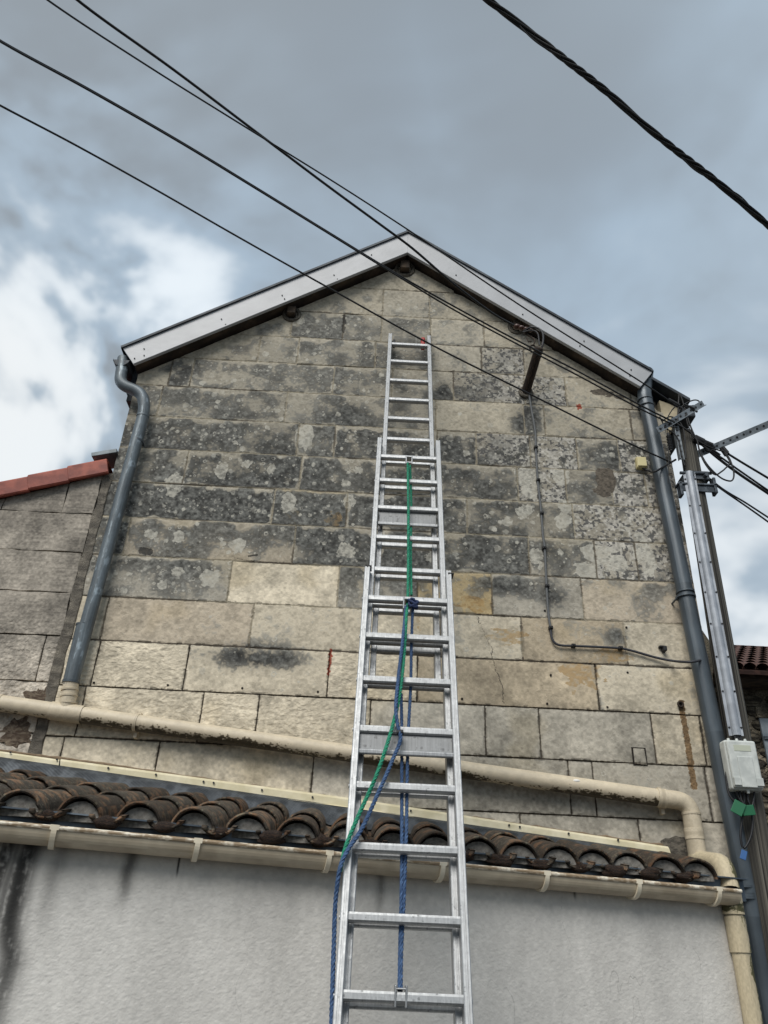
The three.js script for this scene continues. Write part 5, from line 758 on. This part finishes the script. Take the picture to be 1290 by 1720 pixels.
// ------------------------------------------------------------------ overhead wires
{
  const W = (pts, r, seg = 80) => tube(pts.map(([x, y, z]) => at(x, y, z)), r, seg, 6, 0.5, 'centripetal');
  const wireMat = mat('#0b0c0e', 0.6);
  solo('overhead_wire', W([[-40, -95, 3.0], [80, 0, 2.6], [250, 112, 2.1], [410, 212, 1.7], [560, 305, 1.3], [690, 389, 1.0], [880, 517, 0.65], [1090, 650, 0.3], [1134, 680, 0.2]], 0.0055), wireMat, 'thin black wire crossing the apex and lying over the right bargeboard', 'wire');
  solo('overhead_wire', W([[40, -80, 2.4], [130, 0, 2.1], [290, 116, 1.7], [420, 214, 1.35], [550, 312, 1.0], [640, 378, 0.75], [690, 415, 0.6], [760, 475, 0.4], [830, 528, 0.22], [868, 549, 0.17]], 0.0095), wireMat, 'thick black wire from top left to the insulators under the right slope', 'wire');
  solo('overhead_wire', W([[-60, 28, 2.6], [0, 68, 2.4], [150, 150, 2.0], [300, 236, 1.65], [430, 315, 1.3], [550, 389, 1.05], [680, 468, 0.8], [850, 562, 0.5], [960, 618, 0.4], [1080, 683, 0.28], [1130, 708, 0.2]], 0.0066), wireMat, 'upper of two close black wires sagging across the gable to the pole head', 'wire');
  solo('overhead_wire', W([[-60, 29, 2.6], [0, 69.5, 2.4], [150, 152, 2.0], [300, 238, 1.65], [430, 317, 1.3], [550, 391, 1.05], [680, 471, 0.8], [760, 519, 0.65], [850, 568, 0.5], [960, 625, 0.4], [1080, 689, 0.28], [1132, 714, 0.2]], 0.0062), wireMat, 'lower of two close black wires sagging across the gable to the pole head', 'wire');
  solo('overhead_wire', W([[-60, 143, 2.4], [0, 177, 2.2], [120, 240, 1.9], [250, 312, 1.6], [400, 398, 1.3], [560, 488, 1.0], [715, 574, 0.75], [890, 662, 0.5], [1060, 746, 0.28], [1128, 777, 0.18]], 0.0062), wireMat, 'lowest black wire, crossing the ladder top on its way to the pole', 'wire');
  // bundled cable high at the right
  const bz = (t) => mix(2.9, 2.1, t), P = [[780, -32], [820, 0], [880, 46], [960, 108], [1020, 155], [1080, 208], [1140, 256], [1200, 302], [1250, 344], [1290, 378], [1330, 412]].map(([x, y], i) => at(x, y, bz(i / 10)));
  const cc = new THREE.CatmullRomCurve3(P, false, 'centripetal'), bun = []; for (let s = 0; s < 4; s++) { const q = []; for (let i = 0; i <= 220; i++) { const t = i / 220, c = cc.getPointAt(t), a = t * 34 + s * Math.PI / 2 + Math.sin(t * 19) * 1.2; q.push(c.add(V3(Math.cos(a) * 0.0085, Math.sin(a) * 0.0085, Math.sin(a + 1) * 0.006))); } bun.push(pipe(q, 0.0078, 6)); }
  const loop = (l) => { const t0 = l[0], t1 = l[1]; const A = cc.getPointAt(t0), B = cc.getPointAt(t1), off = l[2]; const q = [A]; for (let i = 1; i < 8; i++) { const t = i / 8; q.push(A.clone().lerp(B, t).add(V3(-off * 0.5, -off, 0).multiplyScalar(Math.sin(t * Math.PI)))); } q.push(B); bun.push(tube(q, 0.0035, 24, 5)); };
  loop([0.15, 0.28, 0.028]); loop([0.63, 0.74, 0.03]); loop([0.77, 0.87, -0.03]); loop([0.88, 0.95, 0.015]); loop([0.9, 0.97, -0.012]);
  solo('cable_bundle', bun, wireMat, 'thick twisted black cable bundle crossing the sky at the top right', 'cable');
  // leaving the pole to the right
  const R = (pts, r, lab) => solo('overhead_wire', W(pts, r, 40), wireMat, lab, 'wire');
  R([[1216, 758, 0.17], [1245, 776, 0.15], [1295, 806, 0.1], [1330, 828, 0.05]], 0.0085, 'highest black wire running from the long arm to the right edge');
  R([[1185, 756, 0.17], [1204, 764, 0.16], [1240, 789, 0.13], [1295, 827, 0.08], [1330, 850, 0.05]], 0.0075, 'second black wire below the long arm to the right edge');
  R([[1176, 744, 0.17], [1204, 768, 0.16], [1240, 795, 0.13], [1295, 832, 0.08], [1330, 857, 0.05]], 0.0105, 'thick third black wire below the long arm to the right edge');
  R([[1180, 794, 0.17], [1215, 822, 0.14], [1250, 843, 0.1], [1295, 872, 0.06], [1330, 893, 0.05]], 0.0065, 'fourth wire leaving the pole collar to the right, upper of the lowest pair');
  R([[1178, 797, 0.17], [1215, 824, 0.14], [1250, 848, 0.1], [1295, 880, 0.06], [1330, 906, 0.05]], 0.0065, 'fifth wire leaving the pole collar to the right, lowest of all');
  R([[1128, 706, 0.2], [1150, 720, 0.2], [1176, 738, 0.19]], 0.008, 'short black wire bridging the pole head to the long arm');
  const C = (pts, r, lab) => solo('cable', tube(pts.map(([x, y]) => at(x, y, 0.2)), r, 60, 6), wireMat, lab, 'cable');
  C([[1146, 672], [1156, 705], [1164, 726], [1171, 740], [1175, 757], [1184, 778], [1200, 797], [1212, 792], [1218, 787], [1226, 778], [1222, 768], [1217, 762]], 0.006, 'black jumper looping under the long arm, inner loop');
  C([[1172, 745], [1177, 762], [1190, 783], [1210, 802], [1226, 808], [1232, 803], [1232, 790], [1226, 772], [1220, 763]], 0.006, 'black jumper looping under the long arm, outer loop');
  C([[1140, 694], [1144, 685], [1153, 677], [1166, 672], [1174, 674], [1172, 680], [1163, 686]], 0.005, 'thin black jumper looping over the short crossarm');
  C([[1138, 712], [1139, 690], [1141, 662], [1146, 672]], 0.006, 'black drop cable from the eave corner past the pole head');
  C([[1108, 700], [1118, 718], [1132, 728], [1140, 740], [1144, 760], [1150, 782]], 0.005, 'thin black wire running down the left of the pole head');
  C([[1112, 708], [1124, 700], [1136, 704], [1146, 716], [1150, 735], [1152, 770]], 0.005, 'thin black wire arching over the pole head');
  C([[1126, 706], [1120, 720], [1114, 716], [1110, 722]], 0.004, 'short thin wire end hooked under the short crossarm');
  C([[1150, 690], [1156, 715], [1166, 735], [1186, 748], [1206, 756], [1216, 758]], 0.005, 'thin black wire from the short crossarm to the outer clamp');
  C([[1135, 682], [1128, 690], [1122, 702], [1126, 716], [1138, 718]], 0.005, 'thin black wire curled left of the upright bar');
  C([[1118, 712], [1122, 730], [1123, 758], [1123, 790], [1122, 812]], 0.003, 'thin plumb wire hanging below the small insulator');
}

// ------------------------------------------------------------------ house behind, right
{
  const z = -5.0, q = (x, y) => at(x, y, z), bl = q(1215, 1300), back = thing('rubble_house', 'old rubble-stone house with a tiled roof behind the pole at the right', 'house', V3(bl.x + 3, 0, z - 3));
  const rub = new THREE.MeshStandardMaterial({ map: rep(tinted(hex(72, 66, 56), hex(136, 126, 108), 8, 8, 3), 0.6), bumpMap: rep(mottle, 0.7), bumpScale: 0.12, roughness: 0.98 });
  const e0 = q(1236, 1137), e1 = q(1330, 1180), yE = e0.y - 0.05;
  part('wall', [box(bl.x - 1.4, bl.x + 6, 0, yE, z - 6, z, 0.01)], rub, back);
  // rubble courses on the face that shows
  srand(77); const stones = []; for (let y = 2.2; y < yE - 0.15; y += 0.17) for (let x = bl.x - 0.5; x < bl.x + 2.4; x += 0.2 + rnd() * 0.22) { const w = 0.16 + rnd() * 0.2, h = 0.1 + rnd() * 0.06, gg = new THREE.SphereGeometry(1, 8, 6); gg.scale(w / 2, h / 2, 0.05); gg.translate(x, y + rnd() * 0.04, z); stones.push(gg); }
  part('rubble_stones', stones, rub, back, { kind: 'stuff' });
  const tileM = new THREE.MeshStandardMaterial({ map: rep(tinted(hex(58, 40, 34), hex(92, 64, 54), 8, 8, 3), 2), roughness: 0.9 }), ts = [];
  for (let r = 0; r < 9; r++) for (let k = 0; k < 26; k++) { const x = bl.x - 0.8 + k * 0.16, zz = z + 0.42 - r * 0.28, y = yE + 0.02 + r * 0.14, gg = new THREE.CylinderGeometry(0.075, 0.09, 0.32, 8, 1, true, -Math.PI / 2, Math.PI); gg.rotateX(-Math.PI / 2 + 0.42); gg.translate(x, y, zz); ts.push(gg); }
  part('roof_tiles', ts, tileM, back, { kind: 'stuff' });
  const deck = new THREE.BoxGeometry(7.6, 0.05, 3.2); deck.rotateX(0.44); deck.translate(bl.x + 2.3, yE + 0.6, z - 0.88); part('roof', uvBox(deck), tileM, back);
  part('eave_board', [box(bl.x - 1.4, bl.x + 6, yE - 0.12, yE - 0.02, z + 0.02, z + 0.42, 0.005)], darkWood, back);
  const w0 = q(1268, 1205), w1 = q(1268, 1330), wm = new THREE.MeshStandardMaterial({ map: rep(tinted(hex(108, 118, 126), hex(146, 154, 160)), 1), roughness: 0.7 });
  const win = part('window', [box(w0.x, w0.x + 1.2, w0.y - 0.02, w0.y + 0.12, z - 0.02, z + 0.07, 0.01)], rub, back);
  for (let i = 0; i < 6; i++) part('shutter_board', box(w0.x + 0.02 + i * 0.17, w0.x + 0.18 + i * 0.17, w1.y - 0.6, w0.y - 0.025, z + 0.03, z + 0.07 + (i % 2) * 0.006, 0.006), wm, win);
  for (const yy of [w0.y - 0.28, w0.y - 0.9]) part('shutter_brace', box(w0.x + 0.02, w0.x + 1.05, yy - 0.02, yy + 0.02, z + 0.077, z + 0.095, 0.004), galvDark, win);
}

// repeats that one could count share a group
{
  const groups = { overhead_wire: 'overhead wires meeting at the gable and the pole', rope: 'ropes on the ladder', cable: 'black cables on the wall and the pole', cable_tag: 'plastic tags on the cables under the cabinet', drainpipe: 'downpipes at the two corners of the gable' };
  for (const o of scene.children) { const g = groups[o.name.replace(/_\d{3}$/, '')]; if (g && o.userData.label && !o.userData.group) o.userData.group = g; }
}

// ------------------------------------------------------------------ draw
const renderer = new THREE.WebGLRenderer({ antialias: true });
renderer.toneMapping = THREE.LinearToneMapping;
renderer.toneMappingExposure = EXPOSURE;
renderer.outputColorSpace = THREE.SRGBColorSpace;
renderer.shadowMap.enabled = true;
renderer.setSize(768, 1024);
renderer.render(scene, camera);
